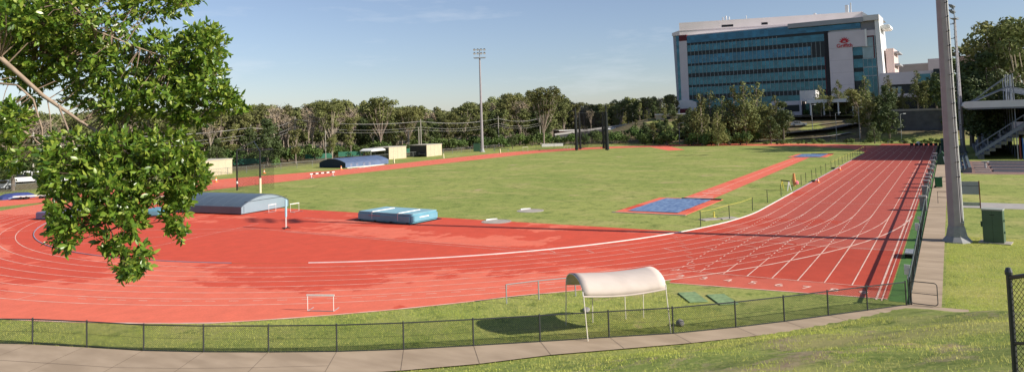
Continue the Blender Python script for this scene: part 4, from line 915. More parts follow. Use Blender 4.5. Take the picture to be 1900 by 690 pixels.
# sign: emblem of red rays above the word
redl = mat('red lettering', (.50, .02, .035), .5)
sg = bpy.data.objects.new('sign', None); COL.objects.link(sg); sg.parent = B
text_mesh('Griffith', 1.65, 'sign_lettering', redl, parent=sg, ext=.05, bold=.02, loc=(54.1, -1.0, 28.95-BZ), rot=(math.pi/2, 0, 0))
for k in range(7):
    a = R(90+(k-3)*27); ca, sa = math.cos(a), math.sin(a); b = MB(); c0x, c0z = 54.1, 30.15-BZ
    r1_, r2_, wd = .35, 1.7, .24
    b.prism([(c0x+ca*r1_, c0z+sa*r1_), (c0x+ca*(r1_+.55)-sa*wd, c0z+sa*(r1_+.55)+ca*wd), (c0x+ca*r2_, c0z+sa*r2_), (c0x+ca*(r1_+.55)+sa*wd, c0z+sa*(r1_+.55)-ca*wd)], 1, -1.05, -.95); b.build('emblem_flame', redl, sg)
b = MB(); b.prism([(54.1-1.0, 30.0-BZ), (54.1, 29.8-BZ), (55.1, 30.0-BZ), (55.1, 30.2-BZ), (54.1, 30.05-BZ), (53.1, 30.2-BZ)], 1, -1.05, -.95); b.build('emblem_book', redl, sg)
# entry wing
E_ = thing('entry_building', 'low white entry block with flat canopy in front of the glass building', 'building', (172, -2.0, 7.3), R(-91))
def eb(name, m, *bx): 
    b = MB()
    for x in bx: b.box(*x)
    return b.build(name, m, E_)
eb('wall', wallw, (0, 2, -.5, 9, 10, 4.2)); eb('tower_block', wallp, (8.5, 3, 3.9, 13.2, 9, 7.3)); eb('canopy_roof', white, (11.5, -2.5, 3.2, 33, 6, 4.2))
eb('dark_glazing', gl_d, (9, 3.5, -.5, 33, 6, 3.2)); eb('window', gl_d, (4, 1.94, .8, 8.4, 1.999, 2.9))
for x_ in (12.2, 16, 20, 24, 28, 32): eb('canopy_column', white, (x_, -2.2, -.5, x_+.35, -1.85, 3.2))
for x_ in (10, 12.6, 14.4): eb('teal_panel', gl_a, (x_, 3.3, 0, x_+1, 3.49, 3))
# linking wing to the right
A_ = thing('link_building', 'grey link wing with dark openings right of the glass building', 'building', (186, -36.5, 7), R(-95))
def ab(name, m, *bx):
    b = MB()
    for x in bx: b.box(*x)
    return b.build(name, m, A_)
ab('upper_storey', wallw, (-4, 0, 8.5, 10.5, 10, 12.2)); ab('dark_void', gl_d, (-4, 1, 0, 10.5, 10, 8.5)); ab('teal_window', gl_a, (6, -.05, 8.8, 9.6, -.002, 11.3)); ab('dark_tower', gl_d, (10.5, -.5, 0, 13, 10, 12.6))
ab('balcony_slab', wallw, (-3.8, -1.2, 4.4, 6.5, 1, 5.6)); 
for x_ in (-2.6, -1, .6): ab('lit_window', paleglass, (x_, .9, 5.8, x_+1, .999, 7.8))
K_ = thing('concrete_hall', 'plain beige concrete hall behind the trees right of the link wing', 'building', (233, -33, 8), R(-98))
b = MB(); b.box(0, 0, 0, 17, 20, 15.6); b.build('wall', mat('beige concrete', (.46, .41, .39), .8, .05, .2), K_)
b = MB(); b.box(12, -1.2, 0, 17.5, 0, 17.3); b.build('stair_tower', wallw, K_); b = MB(); b.box(21, -3, 0, 36, 15, 17.5); b.build('rear_block', mat('pink beige wall', (.30, .22, .19), .8), K_)
b = MB(); b.box(-.2, -.2, 15.6, 11.9, 20, 16.0); b.build('roof_edge', wallw, K_); 
# white hut left of building
t = thing('distant_hut', 'small sunlit cream building in the trees at the left foot of the glass building', 'building', (172, 36, 6.2), R(-75)); b = MB(); b.box(0, 0, -1.5, 11, 6, 2.2); b.build('wall', cream, t); b = MB(); b.box(-.3, -.3, 2.2, 11.3, 6, 2.5); b.build('roof', white, t); b = MB(); b.box(3, -.05, .2, 5, -.01, 1.5); b.build('window', gl_d, t)
# retaining wall
t = thing('retaining_wall', 'long dark concrete retaining wall below the trees beyond the home straight', 'wall', (147.2, -34.5, 2.3), R(-92)); b = MB(); b.box(0, 0, -1, 60, .5, 5.1); b.build('wall_face', mat('dark stained concrete', (.13, .13, .14), .9, .3, .6), t); b = MB(); b.box(-.1, -.15, 5.1, 60, .7, 5.6); b.build('coping', mat('pale coping', (.36, .33, .31), .9, .1, .6), t)

# ================================================================== GRANDSTAND
GS = thing('grandstand', 'covered grandstand with pale roof, cable masts and side stair', 'grandstand', (68, -52.4, 0))
def gs(name, m, *bx, bevel=0):
    b = MB()
    for x in bx: b.box(*x)
    return b.build(name, m, GS, bevel=bevel)
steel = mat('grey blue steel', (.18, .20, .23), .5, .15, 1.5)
roofm = mat('pale roof sheet', (.60, .61, .62), .5, .08, .6)
b = MB(); b.prism([(-.0, 8.05), (-.35, 8.5), (0, 8.95), (-13, 8.95), (-13, 7.9)], 0, 0, 50) if False else b.prism([(-13, 7.95), (-.25, 7.95), (.05, 8.3), (-.1, 8.8), (-.5, 8.98), (-13, 8.98)], 0, 0, 50); b.build('roof', roofm, GS)
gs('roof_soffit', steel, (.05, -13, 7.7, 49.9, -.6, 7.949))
for i in range(9):
    x_ = 1.0+i*6
    b = MB(); b.tube([(x_, -6.6, 0), (x_, -6.6, 13.0)], .08, 6); b.build('mast', steel, GS)
    b = MB(); b.tube([(x_, -1.3, 8.9), (x_, -6.0, 11.0), (x_, -12.5, 9.2)], .1, 6); b.build('boom', steel, GS)
    b = MB(); b.tube([(x_, -6.6, 13.0), (x_, -1.3, 8.95)], .03, 4); b.build('cable', steel, GS)
    b = MB(); b.tube([(x_, -6.6, 0), (x_, -12.8, 0.2), ], .01, 3) if False else b.tube([(x_, -12.6, 0), (x_, -12.6, 8.1)], .14, 6); b.build('rear_column', steel, GS)
for i in range(5):
    b = MB(); b.tube([(12.0+i*.9, -6.3-i*.3, 9), (12.0+i*.9, -6.3-i*.3, 13.3)], .07, 5); b.build('vertical_strut', steel, GS)
# seating tiers
b = MB()
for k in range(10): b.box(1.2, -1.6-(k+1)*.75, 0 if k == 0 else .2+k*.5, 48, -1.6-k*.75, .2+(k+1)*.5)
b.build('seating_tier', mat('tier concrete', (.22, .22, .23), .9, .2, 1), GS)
# side stair with mesh rails
b = MB(); b.prism([(-1.2, .9), (-7.7, 5.6), (-9, 5.6), (-9, 5.1), (-7.7, 5.0), (-1.2, .5)], 0, 0, 1.1); b.build('stair_flight', steel, GS)
for x_ in (-.02, 1.12):
    b = MB(); b.tube([(x_, -1.2, 1.95), (x_, -7.7, 6.7)], .05, 5); b.build('stair_rail', steel, GS)
    for k in range(5): b = MB(); y = -1.3-k*1.6; b.tube([(x_, y, .8+(-y-1.2)*.72), (x_, y, 1.95+(-y-1.2)*.72)], .05, 5); b.build('stair_baluster', steel, GS)
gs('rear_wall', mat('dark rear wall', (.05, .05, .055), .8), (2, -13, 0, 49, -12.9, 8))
for x_, m_, y in ((.3, mat('blue post', (.05, .14, .4), .5), -7.3), (.3, redp, -6.9), (.3, redp, -7.9)): gs('support_post', m_, (x_, y-.1, 0, x_+.2, y+.1, 3.2))
gs('ticket_box', wallw, (3, -7.8, 4.2, 4.5, -6.5, 5.6))
# terrace benches between path and stand
alum = mat('dark seat plank', (.10, .13, .14), .5, .2, 2)
t = thing('tiered_bench', 'dark green tiered bench rows along the path before the grandstand', 'bench', (42, -50.9, 0))
for k in range(4): b = MB(); b.box(0, -.35-k*.42, .15+k*.16, 34, -.05-k*.42, .2+k*.16); b.build('plank', alum, t)
for x_ in (.3, 8, 16, 24, 32): b = MB(); b.prism([(-.02, 0), (-1.65, 0), (-1.65, .62), (-.02, .14)], 0, x_, x_+.15); b.build('frame', steel, t)
for k in range(4):  # dark slabs stand in for the bands of shade on the paving
    t = thing('low_platform', ['dark low platform on the red brown paving, nearest the grass', 'dark low platform on the red brown paving, second from the grass', 'dark low platform on the red brown paving, third from the grass', 'dark low platform on the red brown paving, nearest the grandstand'][k], 'platform', (44.0+k*5.6, -54.9, 0))
    b = MB(); b.box(0, -10, .02, 3.3, 0, .12); b.build('deck', mat('charcoal deck', (.045, .045, .055), .8, .2, 1), t); b = MB(); b.box(-.08, -10, 0, 0, .05, .16); b.build('edge', galv, t)
for k in range(6):
    b = MB(); b.box(0, -1.7, 0, .35, 0, .10); o = b.build('concrete_step', mat('light step', (.45, .42, .38), .9, .15, 2)); o.location = (43.0+k*3.2, -52.9, .014); tag(o, 'short pale step beside the tiered bench, number %s from the grass' % ['first', 'second', 'third', 'fourth', 'fifth', 'sixth'][k] if False else ['short pale kerb step on the paving by the bench, closest to the grass', 'short pale kerb step on the paving by the bench, next to the closest', 'short pale kerb step on the paving by the bench, third from the grass', 'short pale kerb step on the paving by the bench, fourth from the grass', 'short pale kerb step on the paving by the bench, fifth from the grass', 'short pale kerb step on the paving by the bench, farthest from the grass'][k], 'step')
t = thing('drinking_fountain', 'small grey steel fountain stand on the paving beside the tiered bench', 'fountain', (49.5, -54.2, 0)); b = MB(); b.tube([(0, 0, 0), (0, 0, .8)], .12, 8); b.build('pedestal', galv, t); b = MB(); b.lathe([(.1, .78), (.45, .9), (.45, .98), (.3, .96)], n=12); b.build('bowl', galv, t)
t = thing('water_tank', 'grey blue ribbed tank in the shade at the grandstand foot', 'tank', (96, -56.2, 0)); b = MB(); b.lathe([(1.6, 0), (1.6, 3), (1.3, 3.3), (0, 3.5)], n=18); b.build('tank_shell', steel, t)
# person-like post figure: pale statue on the hill verge
t = thing('monument', 'small pale carved stone marker standing beside the road below the building', 'monument', (146, -10.5, hz((146, -10.5)))); b = MB(); b.lathe([(.45, 0), (.4, .9), (.3, 1.0)], n=8); b.build('plinth', mat('dark stone', (.1, .09, .09), .8), t); b = MB(); b.tube([(0, 0, 1), (.05, .05, 1.6), (-.05, 0, 2.2), (0, 0, 2.7)], [.3, .4, .28, .2], 8); b.build('carved_stone', mat('pale stone', (.5, .45, .43), .8, .3, 4), t, smooth=True)
# ================================================================== STREET LAMPS, POLES, WIRES
def lamp(label, loc, H, arm=1.2, rz=0, m=galv, double=False):
    t = thing('street_lamp', label, 'street lamp', loc, rz)
    b = MB(); b.tube([(0, 0, -.3), (0, 0, H)], [.09, .055], 8); b.build('pole', m, t)
    for s in ((1, -1) if double else (1,)):
        b = MB(); b.tube([(0, 0, H-.05), (s*arm, 0, H+.12)], .045, 6); b.build('arm', m, t)
        b = MB(); b.box(s*arm-.32, -.13, H+.04, s*arm+.32, .13, H+.18); b.build('lamp_head', glass_l, t)
    return t
def onhill(px, dist):
    p = D(px, 210, dist); return Vector((p.x, p.y, hz(p)))
def hat(p, y):  # height so that the top of a vertical at p reaches picture row y
    lo, hi = 0, 60
    for _ in range(40):
        m_ = (lo+hi)/2; q = p+Vector((0, 0, m_))-CAM; yy = CYP-FPX*q.dot(UV)/q.dot(fw)
        if yy > y: lo = m_
        else: hi = m_
    return lo
for px, dist, yt, lab, dbl in ((1259, 205, 229, 'short lamp post at the left foot of the hill before the glass building', 0), (1506, 222, 195, 'lamp post beside the entry canopy driveway', 0), (1550, 206, 210, 'lamp post at the road bend below the entry canopy', 0), (1593, 206, 200, 'lamp post at the right end of the road bend', 0), (1670, 200, 212, 'lamp post standing before the dark retaining wall', 0),
        (1166, 290, 207, 'single arm lamp post by the far car park, left of a close pair', 0), (1173, 300, 203, 'taller lamp post of the close pair by the far car park', 1), (1098, 300, 211, 'lamp post between the two dark bundles of the black cage', 0), (1135, 290, 209, 'lamp post just right of the black cage', 0), (1156, 310, 212, 'thin lamp post farther right of the black cage', 0)):
    p = onhill(px, dist); lamp(lab, p, hat(p, yt), 1.0, R(-60), galv, dbl)
wood = mat('weathered power pole', (.36, .33, .28), .9, .2, 4)
PP_ = []
def upole(label, px, dist, yt, cross=True, m=wood, r_=.17):
    p = onhill(px, dist); H = hat(p, yt); t = thing('power_pole', label, 'power pole', p, R(40))
    b = MB(); b.tube([(0, 0, -.3), (0, 0, H)], [r_, r_*.75], 8); b.build('pole', m, t)
    if cross: b = MB(); b.box(-1.3, -.06, H-.7, 1.3, .06, H-.55); b.build('crossarm', m, t)
    PP_.append(p+Vector((0, 0, H-.6))); return t
upole('grey power pole at left among the pale dead trees', 465, 178, 232, r_=.14)
upole('power pole with crossarm rising over the green tree crown', 547, 186, 217)
upole('slim teal footed pole in front of the pale gum behind the navy cover', 603, 178, 243, False, r_=.12)
upole('tall power pole behind the trailer, left of its twin', 780, 196, 221); upole('slightly shorter twin pole left of the tall one behind the trailer', 776, 193, 236, False)
upole('power pole between the two square cream sheds', 757, 198, 244, False)
upole('power pole right of the tall far floodlight mast', 924, 226, 216)
upole('power pole in the bush left of the big spreading gum', 1001, 236, 216)
upole('leftmost power pole seen between the hanging leaves', 62, 150, 245)
wm = mat('pale power cable', (.45, .44, .42), .5)
order = [8, 0, 1, 3, 6, 7]
# the poles' cables
for a, c in zip(order[:-1], order[1:]):
    w_ = thing('power_line', ['pair of power cables at far left behind the leaves', 'power cables strung before the pale dead trees', 'power cables strung over the navy mat cover and sheds', 'power cables passing behind the tall far mast', 'power cables ending at the pole left of the big gum'][order.index(a)], 'cable', PP_[a]); A0, A1 = Vector((0, 0, 0)), PP_[c]-PP_[a]
    for dz_, dx_ in ((.0, .9), (-.05, -.9), (-1.6, 0), (-2.3, 0)):
        b = MB(); b.tube([A0.lerp(A1, i/10)+Vector((dx_*.7, dx_*.7, dz_-1.0*(1-(2*i/10-1)**2))) for i in range(11)], .022, 4); b.build('cable', wm, w_)
# far car park fence and sheds behind the cage
t = thing('distant_shed', 'dark brown low shed behind the left foot of the black cage', 'shed', onhill(1060, 265), R(-40)); b = MB(); b.box(-5, 0, 0, 5, 6, 3.6); b.build('wall', mat('dark brown wall', (.10, .05, .04), .8), t); b = MB(); b.box(-5.3, -.4, 3.6, 5.3, 6.2, 3.9); b.build('roof', wallp, t)
bw = mat('timber palings', (.25, .15, .11), .9, .2, 2)
t = thing('paling_fence', 'brown vertical paling fence seen through the black cage', 'fence', onhill(1108, 300), R(-52)); b = MB()
for k in range(40): b.box(-14+k*.7, 0, 0, -14+k*.7+.5, .1, 4.0+.0*k)
b.build('palings', bw, t)
fp_ = mat('pale far paving', (.40, .38, .36), .9, .1, .5)
t = thing('ramp_wall', 'pale low ramp wall rising to the right behind the black cage', 'wall', onhill(1095, 262), R(-42)); b = MB(); b.prism([(-14, 1.0), (16, 3.8), (16, 4.4), (-14, 1.7)], 1, 0, .6); b.build('ramp_edge', fp_, t)
b = MB(); b.prism([(-14, -1), (16, -1), (16, 3.79), (-14, .99)], 1, .05, .55); b.build('ramp_face', mat('dark ramp face', (.06, .06, .065), .9), t)
for px, dist, l, c in ((1148, 268, 'blue car parked beyond the right side of the black cage', (.05, .14, .35)), (1164, 272, 'white car parked by the pair of lamp posts', (.75, .75, .75)), (1132, 262, 'white car half hidden just right of the black cage', (.7, .7, .72)), (1047, 255, 'white car parked left of the black cage', (.75, .75, .75))):
    p = onhill(px, dist); vehicle('parked_car', l, p, R(-50), c, L=4.4, H=1.45, van=False)
p = onhill(1481, 226); vehicle('parked_car', 'white car parked by the entry block left of its canopy', Vector((p.x, p.y, p.z+.1)), R(-80), (.72, .72, .72), L=4.4, H=1.45, van=False)
b = MB(); b.box(-3.2, -.25, 0, 3.2, .25, .9); o = b.build('low_white_wall', wallp, bevel=.03); o.location = G(1025, 272); o.rotation_euler = (0, 0, R(-55)); tag(o, 'low white wall on the verge left of the black cage', 'wall')
for k, (px, yb) in enumerate(((455, 316), (480, 316), (590, 306), (650, 301), (760, 292))):
    b = MB(); b.box(-3.2, -.1, .3, 3.2, .1, 1.5); o = b.build('shade_cloth_screen', mat('green shade cloth', (.04, .16, .10), .8, .2, 1)); p = onhill(px, 170+k*6); o.location = p; o.rotation_euler = (0, 0, R(-38)); tag(o, ['green cloth screen behind the back fence, leftmost by the net cage', 'green cloth screen behind the back fence, second from the left', 'green cloth screen behind the left end of the navy cover', 'green cloth screen behind the right end of the navy cover', 'green cloth screen between the two square cream sheds'][k], 'screen')

# ================================================================== TREES
leaf_gum = mat('gum foliage', (.185, .20, .068), .75, .35, .35, inst=.28, trans=.15, spec=.2)
leaf_dry = mat('dry twiggy foliage', (.30, .24, .15), .8, .2, .5, inst=.2)
leaf_dk = mat('dense dark foliage', (.085, .115, .035), .6, .25, .4, inst=.22, trans=.12)
leaf_br = mat('bright shrub foliage', (.095, .15, .035), .7, .2, .5, inst=.25, trans=.15)
bark = mat('pale gum bark', (.38, .31, .24), .85, .3, 2.0, inst=.2)
bark_d = mat('grey brown bark', (.17, .14, .11), .9, .3, 2, inst=.2)
def clumps(cs_, size, per, seed, flat=.8, long_=1.6):
    """leaf clump faces scattered through ellipsoids: cs_ = [(x,y,z,rx,rz)]"""
    g_ = np.random.default_rng(seed); Vs = []; 
    for (x, y, z, rx, rz) in cs_:
        n_ = max(12, int(per*rx*rx)); d = g_.normal(size=(n_, 3)); d /= np.linalg.norm(d, axis=1)[:, None]
        rad = g_.uniform(.25, 1, n_)**.45*(1+.18*np.sin(d[:, 0]*5+seed)*np.cos(d[:, 2]*4+x)); P = np.stack([x+d[:, 0]*rx*rad, y+d[:, 1]*rx*rad, z+d[:, 2]*rz*rad], 1)
        nrm = d+g_.normal(size=(n_, 3))*.6+np.array([0, 0, .25]); nrm /= np.linalg.norm(nrm, axis=1)[:, None]
        a = np.cross(nrm, g_.normal(size=(n_, 3))); a /= np.linalg.norm(a, axis=1)[:, None]; b_ = np.cross(nrm, a)
        s = size*g_.uniform(.55, 1.35, n_)[:, None]
        V = np.stack([P-a*s*long_/2, P-b_*s*.42+nrm*s*.12, P+a*s*long_/2, P+b_*s*.42-nrm*s*.08], 1); Vs.append(V.reshape(-1, 3))
    V = np.concatenate(Vs); F = np.arange(len(V)).reshape(-1, 4); return V, F
def make_tree(label, kind, seed, H=15, loc=(0, 0, -500)):
    rs = random.Random(seed); t = thing({'gum': 'gum_tree', 'dry': 'bare_tree', 'dense': 'dense_tree', 'shrub': 'shrub', 'pyr': 'young_gum_tree', 'big': 'gum_tree'}[kind], label, 'shrub' if kind == 'shrub' else 'tree', loc)
    cl = []; b = MB()
    if kind in ('gum', 'dry', 'big'):
        th = H*(.62 if kind != 'big' else .38); lean = rs.uniform(-.6, .6); r_ = H*.0115*(1.2 if kind == 'big' else 1)
        trunk = [Vector((0, 0, -.5)), Vector((lean*.3, 0, th*.35)), Vector((lean*.5, rs.uniform(-.3, .3), th*.7)), Vector((lean, 0, th))]
        b.tube(trunk, [r_*1.3, r_, r_*.85, r_*.6], 7)
        nb = 20 if kind == 'big' else (17 if kind == 'gum' else 13)
        for i in range(nb):
            a = rs.uniform(0, 6.28); st = trunk[2].lerp(trunk[3], rs.uniform(-.4, 1)) if kind != 'big' else trunk[1].lerp(trunk[3], rs.uniform(.3, 1)); rr_ = rs.uniform(.06, .19)*H*(1.6 if kind == 'big' else 1); zz = rs.uniform(.74, .98)*H
            if i < 8 and kind == 'gum': zz = rs.uniform(.3, .75)*H; rr_ *= 1.0; st = trunk[1].lerp(trunk[2], rs.random())
            e = Vector((lean+math.cos(a)*rr_, math.sin(a)*rr_, zz)); m_ = st.lerp(e, .5)+Vector((rs.uniform(-.4, .4), rs.uniform(-.4, .4), -.03*H if kind != 'dry' else .2))
            b.tube([st, m_, e], [r_*.55, r_*.38, r_*.15], 5)
            if kind == 'dry':
                for j in range(7):
                    a2 = rs.uniform(0, 6.28); q_ = m_.lerp(e, rs.random()); f_ = q_+Vector((math.cos(a2), math.sin(a2), rs.uniform(.3, 1.3)))*rs.uniform(.8, 1.9); b.tube([q_, f_], [.05, .018], 3, cap=False)
                cl.append((e.x, e.y, e.z-.2, H*.06, H*.05))
            else:
                s = rs.uniform(.06, .115)*H; cl.append((e.x, e.y, e.z, s, s*.62))
                if rs.random() < .8: cl.append((m_.x+rs.uniform(-1, 1), m_.y+rs.uniform(-1, 1), m_.z+.1*H, s*.8, s*.5))
        V, F = clumps(cl, .40 if kind != 'dry' else .35, 46 if kind == 'gum' else (44 if kind == 'big' else 22), seed)
        lm = leaf_dry if kind == 'dry' else leaf_gum; bk_ = bark
    elif kind == 'pyr':
        r_ = H*.012; b.tube([(0, 0, -.5), (rs.uniform(-.2, .2), 0, H*.5), (0, 0, H*.93)], [r_*1.2, r_*.8, r_*.2], 6)
        for i in range(28):
            z = H*(.15+.82*i/27); w = H*.27*(1-(z/H-.15)/.87)**.75*rs.uniform(.7, 1.15)+.25; a = rs.uniform(0, 6.28); e = Vector((math.cos(a)*w*.62, math.sin(a)*w*.62, z))
            b.tube([(0, 0, z-.1*H), e], [.06, .025], 4); cl.append((e.x, e.y, e.z, w*.52+.1, w*.42+.25))
        V, F = clumps(cl, .30, 44, seed, long_=1.9); lm = leaf_gum; bk_ = bark
    elif kind == 'dense':
        r_ = H*.02; b.tube([(0, 0, -.5), (.1, 0, H*.3), (0, 0, H*.7)], [r_*1.4, r_, r_*.3], 7)
        for i in range(30):
            a = rs.uniform(0, 6.28); z = H*rs.uniform(.22, .95); w = H*.34*math.sin(math.pi*min(1, (z/H+.12)))**.6; rr_ = w*rs.uniform(.25, .95); s = H*rs.uniform(.085, .15)
            e = Vector((math.cos(a)*rr_, math.sin(a)*rr_, z)); cl.append((e.x, e.y, e.z, s, s*.75))
            if i < 9: b.tube([(0, 0, H*.28), e], [r_*.4, .03], 5)
        V, F = clumps(cl, .42, 42, seed, long_=1.3); lm = leaf_dk; bk_ = bark_d
    else:
        for i in range(9):
            a = rs.uniform(0, 6.28); rr_ = H*rs.uniform(0, .55); s = H*rs.uniform(.25, .4); z = H*rs.uniform(.3, .72); cl.append((math.cos(a)*rr_, math.sin(a)*rr_, z, s, s*.8)); b.tube([(0, 0, -.2), (math.cos(a)*rr_, math.sin(a)*rr_, z)], [.06, .02], 4)
        V, F = clumps(cl, .26, 90, seed, long_=1.3); lm = leaf_br; bk_ = bark_d
    b.build('trunk' if kind != 'shrub' else 'stem', bk_, t, fix=False); npmesh('crown', V, F, lm, t)
    return t
TB = {}
used_p = {}
def plant(kind, var, loc, H, label, group=None, rz=None):
    base = {'gum': 15, 'dry': 14, 'big': 18, 'dense': 13, 'pyr': 12, 'shrub': 2.5}[kind]
    key = (kind, var); s = H/base
    if key not in TB:
        t = make_tree(label, kind, hash((kind, var)) % 1000 if False else {'gum': 10, 'dry': 30, 'big': 50, 'dense': 70, 'pyr': 90, 'shrub': 110}[kind]+var, base, loc); TB[key] = t; t.rotation_euler = (0, 0, rz if rz is not None else random.uniform(0, 6.28)); t.scale = (s,)*3
        if group: t['group'] = group
        return t
    t = dup(TB[key], loc, rz if rz is not None else random.uniform(0, 6.28), label, s)
    if group: t['group'] = group
    elif 'group' in t: del t['group']
    return t
# bushland rows behind the back straight
def topline(px):   # picture row of the tree tops
    xs_ = [-80, 0, 150, 380, 440, 480, 520, 560, 600, 640, 660, 700, 730, 755, 790, 830, 870, 920, 960, 1010, 1040, 1060, 1090, 1130, 1165, 1200, 1250]
    ys_ = [215, 215, 212, 205, 206, 192, 198, 202, 188, 186, 196, 185, 204, 200, 200, 206, 196, 184, 178, 172, 176, 190, 192, 196, 186, 184, 178]
    return np.interp(px, xs_, ys_)
rt = random.Random(5)
GL = 'bushland gums behind the back straight'
for row, (dd, step) in enumerate(((0, 36), (12, 25), (24, 22), (38, 20), (54, 19))):
    px = -70+row*7
    while px < 1262:
        d0 = np.interp(px, [-80, 400, 700, 900, 1250], [150, 172, 200, 226, 262])+dd+rt.uniform(-5, 5)
        if 1035 < px < 1180 and row < 2: px += step; continue
        p = D(px, 230, d0); p = Vector((p.x, p.y, hz(p))); yt = topline(px)+rt.uniform(-3, 13)+(14 if row == 0 else 0)-(2 if row > 2 else 0)
        H = max(6, min(22, hat(p, yt)))
        dryp = .5 if (440 < px < 640 or px < 120) else .1
        if row < 4 and rt.random() < dryp: plant('dry', rt.randrange(3), p, H, 'pale nearly leafless tree in the bushland behind the back straight', 'bare trees in the bushland')
        elif rt.random() < .14: plant('dense', rt.randrange(3), p, H*.8, 'rounded dark tree among the tall gums behind the back straight', 'dark rounded trees in the bushland')
        else: plant('gum', rt.randrange(6), p, H, 'tall thin trunked gum in the bushland belt behind the back straight', GL)
        px += step*rt.uniform(.75, 1.25)
# undergrowth shrubs in front of the belt
px = -60; k = 0
while px < 1235:
    d0 = np.interp(px, [-80, 400, 700, 900, 1250], [146, 166, 192, 214, 225])+rt.uniform(-2, 14); p = D(px, 230, d0); p = Vector((p.x, p.y, hz(p)))
    plant('shrub', rt.randrange(4), p, rt.uniform(2.2, 4.6) if px < 1180 else rt.uniform(3, 5), 'low leafy shrub at the foot of the bushland belt', 'shrubs at the foot of the bushland'); px += rt.uniform(7, 14)
# the wood behind the first rows reads as one mass
cw = []
rt2 = random.Random(17)
for k in range(2700):
    px = rt2.uniform(-90, 1275); d0 = np.interp(px, [-80, 400, 700, 900, 1250], [215, 235, 265, 292, 330])+rt2.uniform(0, 45); p = D(px, 230, d0); zt_ = hat(Vector((p.x, p.y, 0)), topline(px)+1)
    z_ = zt_*rt2.uniform(.08, .93)**.8; s_ = rt2.uniform(1.3, 2.5); cw.append((p.x, p.y, z_, s_, s_*.75))
V, F = clumps(cw, .8, 9, 5); fw_ = npmesh('far_woodland', V, F, mat('far wood foliage', (.19, .20, .085), .8, .4, .12)); fw_['kind'] = 'stuff'
# individuals that stand out
for kind, var, px, d0, yt, lab in (('big', 0, 1008, 215, 164, 'largest spreading gum with pale forked limbs left of the black cage'), ('big', 1, 615, 184, 186, 'tall rounded gum rising above the belt behind the navy mat cover'), ('big', 2, 705, 196, 184, 'broad crowned gum rising behind the white canopy'), ('big', 1, 285+470, 200, 200, 'broad gum with pale branching trunk behind the square cream shed'),
        ('gum', 2, 548, 168, 240, 'small leafy gum with pale stem left of the navy mat cover'), ('gum', 4, 616, 166, 250, 'small round gum with white forked trunk right behind the navy mat cover'), ('dense', 0, 495, 166, 218, 'bright green rounded tree before the pale bare trees'), ('dense', 1, 402, 150, 258, 'dark green leafy tree behind the long cream shed'), ('shrub', 1, 512, 158, 290, 'dark round bush beside the net cage and green screen'),
        ('dense', 1, 950, 205, 245, 'rounded green bush tree right of the tall far mast'), ('dense', 0, 25, 132, 225, 'dark tree over the white minibus at far left'), ('big', 0, 1150, 285, 186, 'broad gum behind the lamp posts of the far car park'), ('big', 2, 1205, 270, 182, 'dark spreading gum left of the glass building'), ('big', 1, 1245, 285, 176, 'rounded gum touching the left edge of the glass building'), ('big', 2, 965, 245, 176, 'tall dark gum behind and left of the largest spreading gum')):
    p = D(px, 230, d0); p = Vector((p.x, p.y, hz(p))); plant(kind, var, p, hat(p, yt), lab)
# hillside trees in front of the glass building
for k, (kind, var, px, d0, yt) in enumerate((('pyr', 0, 1300, 196, 172), ('pyr', 1, 1318, 206, 168), ('pyr', 2, 1340, 214, 178), ('pyr', 0, 1362, 205, 158), ('pyr', 1, 1381, 203, 150), ('pyr', 2, 1405, 212, 153), ('pyr', 1, 1398, 205, 186), ('pyr', 0, 1440, 208, 176), ('pyr', 2, 1330, 192, 205), ('pyr', 1, 1524, 236, 158), ('pyr', 0, 1558, 240, 148), ('pyr', 2, 1570, 237, 170), ('pyr', 1, 1607, 218, 140), ('pyr', 0, 1622, 212, 170), ('pyr', 2, 1650, 222, 140), ('pyr', 0, 1676, 220, 165), ('pyr', 1, 1704, 219, 130), ('pyr', 2, 1292, 200, 200))):
    p = onhill(px, d0); t = plant(kind, var, p, hat(p, yt), ['slender gum at the far left foot of the hill', 'slender gum in front of the left end of the glass facade', 'lower gum in the left hillside clump', 'tall gum left of the tallest pair on the hillside', 'tallest pointed gum before the glass facade', 'pointed gum just right of the tallest one', 'short gum tucked below the tallest pair', 'reddish gum right of the pointed pair', 'short pale gum at the front of the left hillside clump', 'gum in front of the sign wall left edge', 'tall narrow gum directly below the red sign', 'shorter gum beside the narrow one below the sign', 'tall gum before the glass corner of the building', 'leaning gum under the glass corner', 'gum in front of the link wing opening', 'lower gum right of the link wing opening', 'tall gum before the beige concrete hall', 'leftmost short gum by the lamp post at the hill foot'][k])
for k, (px, d0, yt) in enumerate(((1428, 196, 215), (1452, 205, 190), (1648, 200, 190), (1620, 190, 226), (1770, 206, 110), (1738, 222, 135), (1800, 172, 112), (1835, 165, 100), (1855, 160, 130), (1890, 158, 150), (1815, 150, 170))):
    p = onhill(px, d0); H = hat(p, yt); plant('dense', k % 3, p, H, ['bright round bush tree low on the hillside', 'rounded tree left of the entry block', 'rounded bright tree before the link wing', 'low feathery tree at the road bend end', 'dark dense tree just left of the near mast', 'very dark tree between the beige hall and the mast', 'dense tree behind the left end of the grandstand roof', 'large dense tree behind the grandstand masts', 'dense tree under the big spreading one', 'dense tree at the right frame edge behind the stand', 'dense low tree behind the grandstand roof lip'][k])
for k, (px, d0, yt) in enumerate(((1870, 176, 44), (1905, 170, 36), (1840, 182, 78))):
    p = onhill(px, d0); plant('big', k, p, hat(p, yt), ['huge spreading gum towering over the grandstand', 'huge gum cut by the right frame edge', 'left limb gum reaching out over the grandstand trees'][k])
